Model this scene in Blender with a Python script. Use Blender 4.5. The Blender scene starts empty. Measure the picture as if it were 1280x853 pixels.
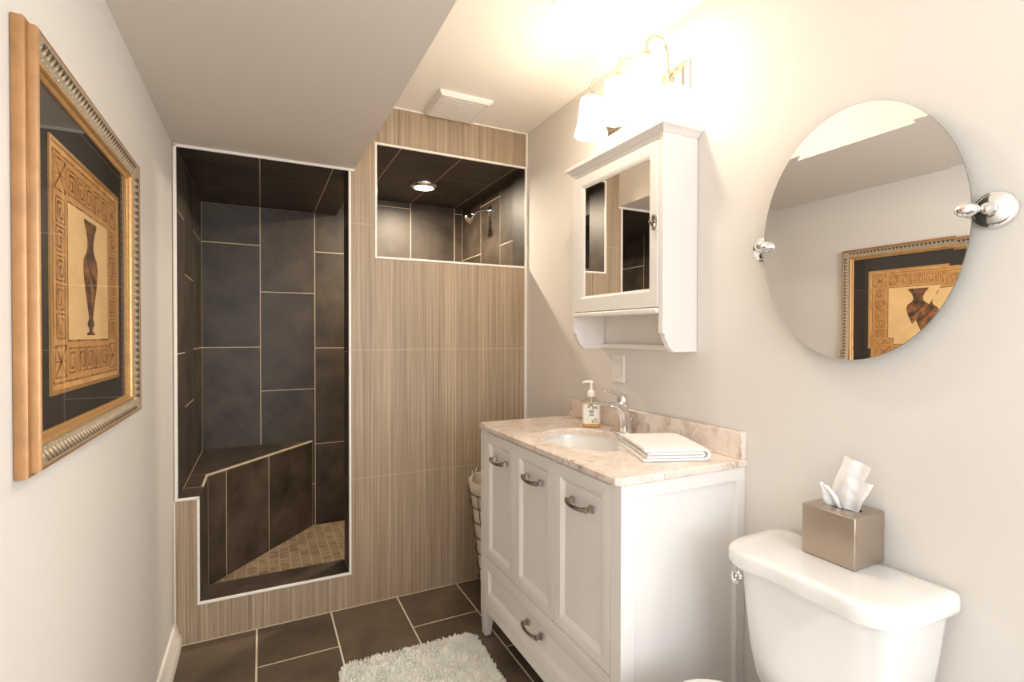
import bpy, bmesh, math, random
from math import sin, cos, pi, radians, sqrt
from mathutils import Vector, Matrix, noise as mnoise

random.seed(7)
S = bpy.context.scene
C = S.collection

# ------------------------------------------------------------------ camera
F_PX = 633.83
yaw, pitch, roll = radians(26.343), radians(-0.636), radians(0.096)
fwd = Vector((sin(yaw) * cos(pitch), cos(yaw) * cos(pitch), sin(pitch)))
right = Vector((cos(yaw), -sin(yaw), 0))
up = right.cross(fwd)
r2 = cos(roll) * right + sin(roll) * up
u2 = -sin(roll) * right + cos(roll) * up
camd = bpy.data.cameras.new('camera')
cam = bpy.data.objects.new('camera', camd)
C.objects.link(cam)
camd.sensor_width = 36.0
camd.lens = F_PX * 36.0 / 1280.0
camd.clip_start = 0.02
m3 = Matrix((r2, u2, -fwd)).transposed()
cam.matrix_world = Matrix.Translation((0, 0, 1.28)) @ m3.to_4x4()
S.camera = cam

# ------------------------------------------------------------------ exposure, world, added daylight fill
S.view_settings.view_transform = 'Standard'
S.view_settings.look = 'None'
S.view_settings.exposure = 0.10
S.view_settings.gamma = 1.0
S.view_settings.use_curve_mapping = False
try:
    S.cycles.use_denoising = True
    S.cycles.max_bounces = 10
    S.cycles.diffuse_bounces = 6
    S.cycles.glossy_bounces = 6
    S.cycles.transmission_bounces = 8
    S.cycles.sample_clamp_indirect = 6.0
    S.cycles.caustics_reflective = False
    S.cycles.caustics_refractive = False
except Exception:
    pass
world = bpy.data.worlds.new('world')
S.world = world
world.use_nodes = True
world.node_tree.nodes['Background'].inputs[0].default_value = (0.75, 0.85, 1.0, 1)
world.node_tree.nodes['Background'].inputs[1].default_value = 1.0

WARM = (1.0, 0.85, 0.65)
FILL_DAY = (0.80, 0.90, 1.0)
P_REAR_FILL, E_SHADE, P_DOWN, P_SHOWER = 22.0, 10.5, 4.5, 20.0
P_SIDE_FILL = 48.0


def add_light(name, kind, loc, power, color, parent=None, **kw):
    d = bpy.data.lights.new(name, kind)
    d.energy = power
    d.color = color
    for k, v in kw.items():
        setattr(d, k, v)
    o = bpy.data.objects.new(name, d)
    C.objects.link(o)
    o.location = loc
    return o


# added fill light at a made-up window behind the camera
dl = add_light('rear_fill_light', 'AREA', (0.55, -1.56, 1.40), P_REAR_FILL, FILL_DAY, shape='RECTANGLE', size=1.26, size_y=1.2)
dl.rotation_euler = (radians(90), 0, 0)
# make it shine towards +Y
dl.rotation_euler = (radians(-90), 0, radians(180))

# second added fill light, at a made-up window in the right wall
sl = add_light('side_fill_light', 'AREA', (1.335, -0.90, 1.40), P_SIDE_FILL, (0.94, 0.96, 0.98), shape='RECTANGLE', size=1.06, size_y=1.1)
sl.rotation_euler = (radians(90), 0, radians(90))

# ------------------------------------------------------------------ materials


def srgb(r, g, b):
    f = lambda c: (c / 255 / 12.92) if c / 255 <= 0.04045 else ((c / 255 + 0.055) / 1.055) ** 2.4
    return (f(r), f(g), f(b), 1.0)


def new_mat(name):
    m = bpy.data.materials.new(name)
    m.use_nodes = True
    nt = m.node_tree
    return m, nt, nt.nodes['Principled BSDF']


def N(nt, t, **kw):
    n = nt.nodes.new(t)
    for k, v in kw.items():
        setattr(n, k, v)
    return n


def plain(name, col, rough=0.5, metal=0.0, coat=0.0, bump=0.0, bscale=80.0, spec=0.5, var=0.0, vscale=6.0, sheen=0.0):
    m, nt, b = new_mat(name)
    b.inputs['Base Color'].default_value = col
    b.inputs['Roughness'].default_value = rough
    b.inputs['Metallic'].default_value = metal
    b.inputs['Coat Weight'].default_value = coat
    b.inputs['Coat Roughness'].default_value = 0.06
    b.inputs['Specular IOR Level'].default_value = spec
    if sheen:
        b.inputs['Sheen Weight'].default_value = sheen
    tc = N(nt, 'ShaderNodeTexCoord')
    if var:
        nz = N(nt, 'ShaderNodeTexNoise')
        nz.inputs['Scale'].default_value = vscale
        nz.inputs['Detail'].default_value = 5
        nt.links.new(tc.outputs['Object'], nz.inputs['Vector'])
        mx = N(nt, 'ShaderNodeMix', data_type='RGBA')
        mx.inputs['A'].default_value = tuple(c * (1 - var) for c in col[:3]) + (1,)
        mx.inputs['B'].default_value = tuple(min(1, c * (1 + var)) for c in col[:3]) + (1,)
        nt.links.new(nz.outputs['Fac'], mx.inputs['Factor'])
        nt.links.new(mx.outputs['Result'], b.inputs['Base Color'])
    if bump:
        nz2 = N(nt, 'ShaderNodeTexNoise')
        nz2.inputs['Scale'].default_value = bscale
        nz2.inputs['Detail'].default_value = 3
        nt.links.new(tc.outputs['Object'], nz2.inputs['Vector'])
        bp = N(nt, 'ShaderNodeBump')
        bp.inputs['Strength'].default_value = bump
        bp.inputs['Distance'].default_value = 0.004
        nt.links.new(nz2.outputs['Fac'], bp.inputs['Height'])
        nt.links.new(bp.outputs['Normal'], b.inputs['Normal'])
    return m


def ramp(nt, stops):
    r = N(nt, 'ShaderNodeValToRGB')
    e = r.color_ramp.elements
    while len(e) < len(stops):
        e.new(0.5)
    for i, (p, c) in enumerate(stops):
        e[i].position = p
        e[i].color = c
    return r


PAINT = plain('wall_paint', srgb(224, 219, 213), 0.65, bump=0.06, bscale=220)
BULK = plain('bulkhead_paint', srgb(228, 220, 209), 0.75, bump=0.05, bscale=200)
CEIL = plain('ceiling_paint', srgb(248, 243, 235), 0.8, bump=0.05, bscale=200)
WHITE_TRIM = plain('white_trim', srgb(246, 240, 231), 0.35)
WHITE_GROUT = plain('light_grout', srgb(222, 204, 176), 0.8, var=0.08, vscale=30)
FLOOR_GROUT = plain('pale_floor_grout', srgb(242, 230, 208), 0.8)
CAB_WHITE = plain('white_cabinet_paint', srgb(236, 232, 228), 0.3, coat=0.15, bump=0.02, bscale=60)
PORCELAIN = plain('white_porcelain', srgb(236, 234, 232), 0.08, coat=0.6)
CHROME = plain('chrome', (0.82, 0.82, 0.82, 1), 0.06, metal=1.0)
NICKEL = plain('brushed_nickel', (0.62, 0.56, 0.48, 1), 0.25, metal=1.0)
PEWTER = plain('pewter_pull', (0.42, 0.38, 0.34, 1), 0.22, metal=1.0)
STEEL = plain('brushed_steel', (0.52, 0.44, 0.36, 1), 0.32, metal=1.0, var=0.12, vscale=8)
MIRROR = plain('silvered_glass', (0.93, 0.93, 0.92, 1), 0.0, metal=1.0)
MIRROR_EDGE = plain('mirror_glass_edge', srgb(120, 118, 105), 0.2)
PLASTIC = plain('white_plastic', srgb(240, 236, 230), 0.4)
SWITCH = plain('switch_plastic', srgb(236, 230, 226), 0.35)
TOWEL = plain('white_terry', srgb(252, 250, 247), 0.95, bump=0.9, bscale=420, sheen=0.3)
RUG = plain('cream_pile', srgb(250, 246, 238), 0.95, var=0.08, vscale=12, sheen=0.2)
TISSUE = plain('white_tissue', srgb(250, 248, 247), 0.9, bump=0.3, bscale=60)
LINER = plain('cream_liner_cloth', srgb(226, 214, 194), 0.9, bump=0.4, bscale=200)
WIRE = plain('dark_wire', srgb(120, 104, 88), 0.3, metal=1.0)
DARK = plain('dark_recess', srgb(40, 34, 28), 0.8)
DOOR_WHITE = plain('door_paint', srgb(235, 230, 222), 0.4)
MATBOARD = plain('charcoal_matboard', srgb(44, 38, 32), 0.7)


def mat_mottle(name, ca, cb, scale, lo=0.42, hi=0.6):
    m, nt, b = new_mat(name)
    tc = N(nt, 'ShaderNodeTexCoord')
    n1 = N(nt, 'ShaderNodeTexNoise')
    n1.inputs['Scale'].default_value = scale
    n1.inputs['Detail'].default_value = 6
    n1.inputs['Roughness'].default_value = 0.65
    nt.links.new(tc.outputs['Object'], n1.inputs['Vector'])
    r = ramp(nt, [(lo, ca), (hi, cb)])
    nt.links.new(n1.outputs['Fac'], r.inputs['Fac'])
    nt.links.new(r.outputs['Color'], b.inputs['Base Color'])
    b.inputs['Roughness'].default_value = 0.8
    return m


PARCH_LINE = mat_mottle('brown_ink', srgb(128, 78, 36), srgb(204, 150, 88), 42, 0.4, 0.66)
VASE_DARK = mat_mottle('dark_umber_ink', srgb(58, 36, 20), srgb(146, 92, 48), 38)
VASE_RED = mat_mottle('russet_ink', srgb(72, 44, 24), srgb(170, 106, 54), 34)
GOLD = plain('gilt_wood', srgb(170, 126, 82), 0.36, metal=0.3, var=0.3, vscale=30, bump=0.15, bscale=70)
GOLD_EDGE = plain('gilt_bead', srgb(204, 158, 100), 0.32, metal=0.4, var=0.25, vscale=60)
SILVERLEAF = plain('antique_silver_leaf', srgb(176, 160, 136), 0.45, metal=0.3, var=0.3, vscale=90, bump=0.3, bscale=160)
ORN_DARK = plain('ornament_dark', srgb(88, 72, 56), 0.55, metal=0.2, var=0.3, vscale=80)
ORN_LIGHT = plain('ornament_light', srgb(196, 180, 156), 0.45, metal=0.3, var=0.2, vscale=80)


def mat_dark_tile(name='charcoal_porcelain', c0=(46, 36, 27), c1=(90, 78, 66), rough=0.46):
    m, nt, b = new_mat(name)
    tc = N(nt, 'ShaderNodeTexCoord')
    geo = N(nt, 'ShaderNodeNewGeometry')
    n1 = N(nt, 'ShaderNodeTexNoise')
    n1.inputs['Scale'].default_value = 5.5
    n1.inputs['Detail'].default_value = 6
    n1.inputs['Roughness'].default_value = 0.62
    off = N(nt, 'ShaderNodeVectorMath', operation='SCALE')
    off.inputs[0].default_value = (17.3, 9.1, 23.7)
    nt.links.new(geo.outputs['Random Per Island'], off.inputs['Scale'])
    ad = N(nt, 'ShaderNodeVectorMath', operation='ADD')
    nt.links.new(tc.outputs['Object'], ad.inputs[0])
    nt.links.new(off.outputs['Vector'], ad.inputs[1])
    nt.links.new(ad.outputs['Vector'], n1.inputs['Vector'])
    r = ramp(nt, [(0.3, srgb(*c0)), (0.72, srgb(*c1))])
    nt.links.new(n1.outputs['Fac'], r.inputs['Fac'])
    hs = N(nt, 'ShaderNodeHueSaturation')
    mr = N(nt, 'ShaderNodeMapRange')
    mr.inputs['To Min'].default_value = 0.86
    mr.inputs['To Max'].default_value = 1.14
    nt.links.new(geo.outputs['Random Per Island'], mr.inputs['Value'])
    nt.links.new(mr.outputs['Result'], hs.inputs['Value'])
    nt.links.new(r.outputs['Color'], hs.inputs['Color'])
    nt.links.new(hs.outputs['Color'], b.inputs['Base Color'])
    rr = N(nt, 'ShaderNodeMapRange')
    rr.inputs['To Min'].default_value = rough - 0.06
    rr.inputs['To Max'].default_value = rough + 0.1
    nt.links.new(n1.outputs['Fac'], rr.inputs['Value'])
    nt.links.new(rr.outputs['Result'], b.inputs['Roughness'])
    b.inputs['Specular IOR Level'].default_value = 0.55
    bp = N(nt, 'ShaderNodeBump')
    bp.inputs['Strength'].default_value = 0.12
    bp.inputs['Distance'].default_value = 0.004
    n2 = N(nt, 'ShaderNodeTexNoise')
    n2.inputs['Scale'].default_value = 40
    nt.links.new(tc.outputs['Object'], n2.inputs['Vector'])
    nt.links.new(n2.outputs['Fac'], bp.inputs['Height'])
    nt.links.new(bp.outputs['Normal'], b.inputs['Normal'])
    return m


DARK_TILE = mat_dark_tile()
FLOOR_TILE = mat_dark_tile('umber_floor_porcelain', (80, 67, 54), (120, 103, 85), 0.42)


def mat_striated():
    m, nt, b = new_mat('striated_taupe_tile')
    tc = N(nt, 'ShaderNodeTexCoord')
    mp = N(nt, 'ShaderNodeMapping')
    mp.inputs['Scale'].default_value = (230, 230, 1.3)
    nt.links.new(tc.outputs['Object'], mp.inputs['Vector'])
    n1 = N(nt, 'ShaderNodeTexNoise')
    n1.inputs['Scale'].default_value = 1.0
    n1.inputs['Detail'].default_value = 3
    n1.inputs['Roughness'].default_value = 0.7
    nt.links.new(mp.outputs['Vector'], n1.inputs['Vector'])
    mp2 = N(nt, 'ShaderNodeMapping')
    mp2.inputs['Scale'].default_value = (26, 26, 0.5)
    nt.links.new(tc.outputs['Object'], mp2.inputs['Vector'])
    n2 = N(nt, 'ShaderNodeTexNoise')
    n2.inputs['Scale'].default_value = 1.0
    nt.links.new(mp2.outputs['Vector'], n2.inputs['Vector'])
    r = ramp(nt, [(0.26, srgb(124, 104, 84)), (0.45, srgb(166, 145, 120)), (0.60, srgb(188, 167, 141)), (0.8, srgb(212, 192, 164))])
    nt.links.new(n1.outputs['Fac'], r.inputs['Fac'])
    mx = N(nt, 'ShaderNodeMix', data_type='RGBA', blend_type='MULTIPLY')
    mx.inputs['Factor'].default_value = 1.0
    r2_ = ramp(nt, [(0.3, (0.84, 0.83, 0.82, 1)), (0.7, (1, 1, 1, 1))])
    nt.links.new(n2.outputs['Fac'], r2_.inputs['Fac'])
    nt.links.new(r.outputs['Color'], mx.inputs['A'])
    nt.links.new(r2_.outputs['Color'], mx.inputs['B'])
    nt.links.new(mx.outputs['Result'], b.inputs['Base Color'])
    b.inputs['Roughness'].default_value = 0.45
    bp = N(nt, 'ShaderNodeBump')
    bp.inputs['Strength'].default_value = 0.15
    bp.inputs['Distance'].default_value = 0.002
    nt.links.new(n1.outputs['Fac'], bp.inputs['Height'])
    nt.links.new(bp.outputs['Normal'], b.inputs['Normal'])
    return m


STRIATED = mat_striated()
STRI_GROUT = plain('taupe_grout', srgb(200, 182, 156), 0.8)


def mat_marble():
    m, nt, b = new_mat('rose_cream_marble')
    tc = N(nt, 'ShaderNodeTexCoord')
    n0 = N(nt, 'ShaderNodeTexNoise')
    n0.inputs['Scale'].default_value = 6
    n0.inputs['Detail'].default_value = 4
    nt.links.new(tc.outputs['Object'], n0.inputs['Vector'])
    mixv = N(nt, 'ShaderNodeMix', data_type='VECTOR')
    mixv.inputs['Factor'].default_value = 0.18
    nt.links.new(tc.outputs['Object'], mixv.inputs['A'])
    nt.links.new(n0.outputs['Color'], mixv.inputs['B'])
    n1 = N(nt, 'ShaderNodeTexNoise')
    n1.inputs['Scale'].default_value = 16
    n1.inputs['Detail'].default_value = 8
    n1.inputs['Roughness'].default_value = 0.66
    nt.links.new(mixv.outputs['Result'], n1.inputs['Vector'])
    r = ramp(nt, [(0.28, srgb(204, 176, 160)), (0.40, srgb(224, 204, 190)), (0.52, srgb(236, 223, 212)), (0.72, srgb(243, 235, 228))])
    nt.links.new(n1.outputs['Fac'], r.inputs['Fac'])
    v = N(nt, 'ShaderNodeTexVoronoi', feature='DISTANCE_TO_EDGE')
    v.inputs['Scale'].default_value = 15
    nt.links.new(mixv.outputs['Result'], v.inputs['Vector'])
    rv = ramp(nt, [(0.0, (1, 1, 1, 1)), (0.05, (0, 0, 0, 1))])
    nt.links.new(v.outputs['Distance'], rv.inputs['Fac'])
    n3 = N(nt, 'ShaderNodeTexNoise')
    n3.inputs['Scale'].default_value = 11
    nt.links.new(tc.outputs['Object'], n3.inputs['Vector'])
    r3 = ramp(nt, [(0.48, (0, 0, 0, 1)), (0.66, (0.75, 0.75, 0.75, 1))])
    nt.links.new(n3.outputs['Fac'], r3.inputs['Fac'])
    mul = N(nt, 'ShaderNodeMath', operation='MULTIPLY')
    nt.links.new(rv.outputs['Color'], mul.inputs[0])
    nt.links.new(r3.outputs['Color'], mul.inputs[1])
    mx = N(nt, 'ShaderNodeMix', data_type='RGBA')
    nt.links.new(mul.outputs['Value'], mx.inputs['Factor'])
    nt.links.new(r.outputs['Color'], mx.inputs['A'])
    mx.inputs['B'].default_value = srgb(164, 136, 128)
    nt.links.new(mx.outputs['Result'], b.inputs['Base Color'])
    b.inputs['Roughness'].default_value = 0.16
    return m


MARBLE = mat_marble()


def mat_mosaic():
    m, nt, b = new_mat('tumbled_stone_mosaic')
    tc = N(nt, 'ShaderNodeTexCoord')
    n1 = N(nt, 'ShaderNodeTexNoise')
    n1.inputs['Scale'].default_value = 22
    n1.inputs['Detail'].default_value = 6
    nt.links.new(tc.outputs['Object'], n1.inputs['Vector'])
    geo = N(nt, 'ShaderNodeNewGeometry')
    r = ramp(nt, [(0.25, srgb(128, 108, 86)), (0.75, srgb(172, 150, 122))])
    ad = N(nt, 'ShaderNodeMath', operation='MULTIPLY_ADD')
    ad.inputs[1].default_value = 0.25
    nt.links.new(geo.outputs['Random Per Island'], ad.inputs[0])
    sub = N(nt, 'ShaderNodeMath', operation='SUBTRACT')
    sub.inputs[1].default_value = 0.1
    nt.links.new(n1.outputs['Fac'], sub.inputs[0])
    nt.links.new(sub.outputs['Value'], ad.inputs[2])
    nt.links.new(ad.outputs['Value'], r.inputs['Fac'])
    nt.links.new(r.outputs['Color'], b.inputs['Base Color'])
    b.inputs['Roughness'].default_value = 0.6
    return m


MOSAIC = mat_mosaic()
MOSAIC_GROUT = plain('mosaic_grout', srgb(190, 170, 142), 0.85)


def mat_parchment():
    m, nt, b = new_mat('aged_parchment_print')
    tc = N(nt, 'ShaderNodeTexCoord')
    n1 = N(nt, 'ShaderNodeTexNoise')
    n1.inputs['Scale'].default_value = 9
    n1.inputs['Detail'].default_value = 8
    n1.inputs['Roughness'].default_value = 0.65
    nt.links.new(tc.outputs['Object'], n1.inputs['Vector'])
    r = ramp(nt, [(0.3, srgb(186, 122, 58)), (0.5, srgb(220, 166, 98)), (0.72, srgb(240, 204, 146))])
    nt.links.new(n1.outputs['Fac'], r.inputs['Fac'])
    nt.links.new(r.outputs['Color'], b.inputs['Base Color'])
    b.inputs['Roughness'].default_value = 0.8
    return m


PARCH = mat_parchment()
PARCH_BAND = plain('ochre_border_wash', srgb(206, 152, 88), 0.8, var=0.3, vscale=22)
PARCH_PALE = plain('pale_print_centre', srgb(236, 196, 136), 0.8, var=0.16, vscale=14)


def mat_glass(name, tint=(1, 1, 1, 1), ior=1.5):
    m = bpy.data.materials.new(name)
    m.use_nodes = True
    nt = m.node_tree
    nt.nodes.remove(nt.nodes['Principled BSDF'])
    out = nt.nodes['Material Output']
    # Schlick reflectance on front faces only
    geo = N(nt, 'ShaderNodeNewGeometry')
    dt = N(nt, 'ShaderNodeVectorMath', operation='DOT_PRODUCT')
    nt.links.new(geo.outputs['Incoming'], dt.inputs[0])
    nt.links.new(geo.outputs['Normal'], dt.inputs[1])

    def mth(op, a, b_):
        n_ = N(nt, 'ShaderNodeMath', operation=op)
        for i_, q in enumerate((a, b_)):
            if q is None:
                continue
            if isinstance(q, (int, float)):
                n_.inputs[i_].default_value = q
            else:
                nt.links.new(q, n_.inputs[i_])
        return n_.outputs[0]

    f0 = ((ior - 1) / (ior + 1)) ** 2
    ab = mth('ABSOLUTE', dt.outputs['Value'], None)
    p5 = mth('POWER', mth('SUBTRACT', 1.0, ab), 5.0)
    fac = mth('ADD', mth('MULTIPLY', p5, 1 - f0), f0)
    fac = mth('MULTIPLY', fac, mth('SUBTRACT', 1.0, geo.outputs['Backfacing']))
    t = N(nt, 'ShaderNodeBsdfTransparent')
    t.inputs['Color'].default_value = tint
    g = N(nt, 'ShaderNodeBsdfGlossy')
    g.inputs['Roughness'].default_value = 0.0
    mx = N(nt, 'ShaderNodeMixShader')
    nt.links.new(fac, mx.inputs[0])
    nt.links.new(t.outputs[0], mx.inputs[1])
    nt.links.new(g.outputs[0], mx.inputs[2])
    nt.links.new(mx.outputs[0], out.inputs[0])
    return m


PIC_GLASS = mat_glass('picture_glass')
BOTTLE_GLASS = mat_glass('clear_bottle', (0.97, 0.95, 0.90, 1))
ADDED_PANE_GLASS = mat_glass('added_pane_glass')
SOAP_LIQ = plain('amber_soap', srgb(226, 176, 104), 0.12, coat=0.4)
LABEL_WHITE = plain('bottle_label', srgb(240, 236, 228), 0.6)
LABEL_SAGE = plain('label_sage_floral', srgb(150, 156, 140), 0.6, var=0.4, vscale=150)
LABEL_PEACH = plain('label_peach_floral', srgb(226, 186, 150), 0.6, var=0.25, vscale=160)
LABEL_INK = plain('label_ink', srgb(96, 88, 82), 0.7)


def emis(name, col, strength):
    m, nt, b = new_mat(name)
    b.inputs['Base Color'].default_value = (0.9, 0.88, 0.84, 1)
    b.inputs['Roughness'].default_value = 0.3
    b.inputs['Emission Color'].default_value = tuple(col) + (1,)
    b.inputs['Emission Strength'].default_value = strength
    return m


OPAL = emis('lit_opal_glass', WARM, E_SHADE)
DIFFUSER = emis('lit_diffuser', (1.0, 0.88, 0.70), 12.0)

# ------------------------------------------------------------------ mesh helpers


class MB:
    def __init__(self):
        self.v, self.f, self.m = [], [], []

    def add(self, verts, faces, mi=0):
        o = len(self.v)
        self.v.extend(Vector(p) for p in verts)
        for f in faces:
            self.f.append([o + i for i in f])
            self.m.append(mi)
        return self

    def box(self, x0, x1, y0, y1, z0, z1, mi=0):
        v = [(x, y, z) for z in (z0, z1) for y in (y0, y1) for x in (x0, x1)]
        return self.add(v, [(0, 2, 3, 1), (4, 5, 7, 6), (0, 1, 5, 4), (2, 6, 7, 3), (0, 4, 6, 2), (1, 3, 7, 5)], mi)

    def loft(self, rings, cap0=True, cap1=True, mi=0, closed=True):
        n = len(rings[0])
        v = [p for r in rings for p in r]
        f = []
        for k in range(len(rings) - 1):
            for i in range(n if closed else n - 1):
                j = (i + 1) % n
                f.append((k * n + i, k * n + j, (k + 1) * n + j, (k + 1) * n + i))
        if cap0:
            f.append(tuple(reversed(range(n))))
        if cap1:
            f.append(tuple((len(rings) - 1) * n + i for i in range(n)))
        return self.add(v, f, mi)

    def prism(self, poly, fn, a, b, mi=0):
        return self.loft([[fn(p[0], p[1], a) for p in poly], [fn(p[0], p[1], b) for p in poly]], mi=mi)

    def lathe(self, prof, c, axis=(0, 0, 1), seg=32, mi=0, cap0=True, cap1=True):
        a = Vector(axis).normalized()
        t = Vector((0, 0, 1)) if abs(a.z) < 0.9 else Vector((1, 0, 0))
        e1 = a.cross(t).normalized()
        e2 = a.cross(e1)
        c = Vector(c)
        rings = [[c + a * z + (e1 * cos(2 * pi * i / seg) + e2 * sin(2 * pi * i / seg)) * max(r, 1e-5) for i in range(seg)] for r, z in prof]
        return self.loft(rings, cap0, cap1, mi)

    def tube(self, pts, r, seg=10, mi=0, closed=False, flat=1.0, upv=None):
        pts = [Vector(p) for p in pts]
        n = len(pts)
        rs = r if isinstance(r, (list, tuple)) else [r] * n
        rings = []
        prev = None
        for i in range(n):
            if closed:
                t = (pts[(i + 1) % n] - pts[i - 1]).normalized()
            else:
                t = (pts[min(i + 1, n - 1)] - pts[max(i - 1, 0)]).normalized()
            if prev is None:
                ref = Vector(upv) if upv else (Vector((0, 0, 1)) if abs(t.z) < 0.9 else Vector((1, 0, 0)))
                e1 = (ref - t * ref.dot(t)).normalized()
            else:
                e1 = (prev - t * prev.dot(t)).normalized()
            prev = e1
            e2 = t.cross(e1)
            rings.append([pts[i] + e1 * cos(2 * pi * k / seg) * rs[i] * flat + e2 * sin(2 * pi * k / seg) * rs[i] for k in range(seg)])
        if closed:
            rings.append(rings[0])
        return self.loft(rings, not closed, not closed, mi)

    def rects(self, fn, seq, cap0=True, cap1=True, mi=0, mis=None):
        """nested rectangles (u0,u1,v0,v1,w) joined loop to loop"""
        rings = [[fn(a, c, w), fn(b, c, w), fn(b, d, w), fn(a, d, w)] for a, b, c, d, w in seq]
        if mis is None:
            return self.loft(rings, cap0, cap1, mi)
        for k in range(len(rings) - 1):
            self.loft(rings[k:k + 2], False, False, mis[k])
        if cap0:
            self.add(rings[0], [(3, 2, 1, 0)], mis[0])
        if cap1:
            self.add(rings[-1], [(0, 1, 2, 3)], mis[-1])
        return self

    def build(self, name, mats, parent=None, smooth=None, bevel=0.0, bseg=2, sub=0, merge=True, base=None, **props):
        me = bpy.data.meshes.new(name)
        off = Vector((0, 0, 0))
        if base is not None:
            off = Vector(base)
        p = parent
        while p is not None:
            off = off + p.location
            p = p.parent
        me.from_pydata([v - off for v in self.v], [], self.f)
        for mm in (mats if isinstance(mats, (list, tuple)) else [mats]):
            me.materials.append(mm)
        me.polygons.foreach_set('material_index', self.m)
        bm = bmesh.new()
        bm.from_mesh(me)
        if merge:
            bmesh.ops.remove_doubles(bm, verts=bm.verts, dist=2e-6)
        bmesh.ops.recalc_face_normals(bm, faces=bm.faces)
        bm.to_mesh(me)
        bm.free()
        if smooth:
            me.polygons.foreach_set('use_smooth', [True] * len(me.polygons))
            me.set_sharp_from_angle(angle=radians(smooth))
        o = bpy.data.objects.new(name, me)
        C.objects.link(o)
        if base is not None:
            o.location = base
        if parent is not None:
            o.parent = parent
        if bevel:
            bv = o.modifiers.new('bevel', 'BEVEL')
            bv.width = bevel
            bv.segments = bseg
            bv.limit_method = 'ANGLE'
            bv.angle_limit = radians(35)
            bv.harden_normals = False
            if not smooth:
                me.polygons.foreach_set('use_smooth', [True] * len(me.polygons))
                me.set_sharp_from_angle(angle=radians(30))
        if sub:
            ss = o.modifiers.new('subdiv', 'SUBSURF')
            ss.levels = sub
            ss.render_levels = sub
        for k, v in props.items():
            o[k] = v
        return o


def thing(name, label, cat, loc, group=None):
    o = bpy.data.objects.new(name, None)
    o.empty_display_size = 0.05
    C.objects.link(o)
    o.location = loc
    o['label'] = label
    o['category'] = cat
    if group:
        o['group'] = group
    return o


def struct(mb, name, mats, **kw):
    return mb.build(name, mats, kind='structure', **kw)


def rr(cx, cy, hx, hy, r, n=6):
    """rounded rectangle outline, counter-clockwise"""
    r = min(r, hx, hy)
    pts = []
    for sx, sy, a0 in ((1, 1, 0), (-1, 1, 90), (-1, -1, 180), (1, -1, 270)):
        for k in range(n + 1):
            a = radians(a0 + 90 * k / n)
            pts.append((cx + sx * (hx - r) + r * cos(a), cy + sy * (hy - r) + r * sin(a)))
    return pts


def clip_convex(poly, region, ins=0.0):
    """Sutherland-Hodgman, region counter-clockwise"""
    out = poly
    n = len(region)
    for i in range(n):
        a, b = region[i], region[(i + 1) % n]
        ex, ey = b[0] - a[0], b[1] - a[1]
        inp, out = out, []
        if not inp:
            break
        le = math.hypot(ex, ey)
        if le < 1e-9:
            continue
        sd = lambda p: ex * (p[1] - a[1]) - ey * (p[0] - a[0]) - ins * le
        for k in range(len(inp)):
            p, q = inp[k], inp[(k + 1) % len(inp)]
            sp, sq = sd(p), sd(q)
            if sp >= -1e-9:
                out.append(p)
            if (sp > 1e-9 and sq < -1e-9) or (sp < -1e-9 and sq > 1e-9):
                t = sp / (sp - sq)
                out.append((p[0] + (q[0] - p[0]) * t, p[1] + (q[1] - p[1]) * t))
    res = []
    for p in out:
        if not res or (abs(p[0] - res[-1][0]) + abs(p[1] - res[-1][1])) > 1e-6:
            res.append(p)
    if len(res) > 2 and (abs(res[0][0] - res[-1][0]) + abs(res[0][1] - res[-1][1])) < 1e-6:
        res.pop()
    return res if len(res) >= 3 else []


def area(p):
    return abs(sum(p[i][0] * p[(i + 1) % len(p)][1] - p[(i + 1) % len(p)][0] * p[i][1] for i in range(len(p)))) / 2


def tiled(mb, fn, regions, cols, gap=0.005, h=0.0012, mt=0, mg=1, grout=True, edge=0.0):
    """tiles (u0,u1,[v breaks]) laid over convex regions; fn(u,v,w) maps to the room"""
    for reg in regions:
        if grout:
            mb.add([fn(u, v, 0) for u, v in reg], [tuple(range(len(reg)))], mg)
        for u0, u1, vs in cols:
            for v0, v1 in zip(vs[:-1], vs[1:]):
                g = gap / 2
                cell = [(u0 + g, v0 + g), (u1 - g, v0 + g), (u1 - g, v1 - g), (u0 + g, v1 - g)]
                p = clip_convex(cell, reg, edge)
                if not p or area(p) < 2e-6:
                    continue
                n = len(p)
                vv = [fn(u, v, 0) for u, v in p] + [fn(u, v, h) for u, v in p]
                ff = [tuple(range(n, 2 * n))] + [(i, (i + 1) % n, n + (i + 1) % n, n + i) for i in range(n)]
                mb.add(vv, ff, mt)


def R(u0, u1, v0, v1):
    return [(u0, v0), (u1, v0), (u1, v1), (u0, v1)]


# ------------------------------------------------------------------ room dimensions (metres)
XL, XR = -0.322, 1.31           # left and right walls
YB = 2.46                       # front of the tiled shower partition
YP = 2.615                      # its back
YS = 3.46                       # back wall of the shower
YR = -1.6                       # wall behind the camera
ZC = 2.385                      # ceiling
ZB = 2.057                      # underside of the dropped bulkhead
XB = 0.394                      # its right face
OPL, OPR, OPB, OPT = -0.311, 0.370, 0.165, 2.057   # shower opening
STX, STZ = -0.233, 0.607        # step at the foot of the opening
WNL, WNR, WNB, WNT = 0.497, 1.298, 1.655, 2.190    # opening above the tiled half wall
ZF = 0.06                       # shower floor

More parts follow.
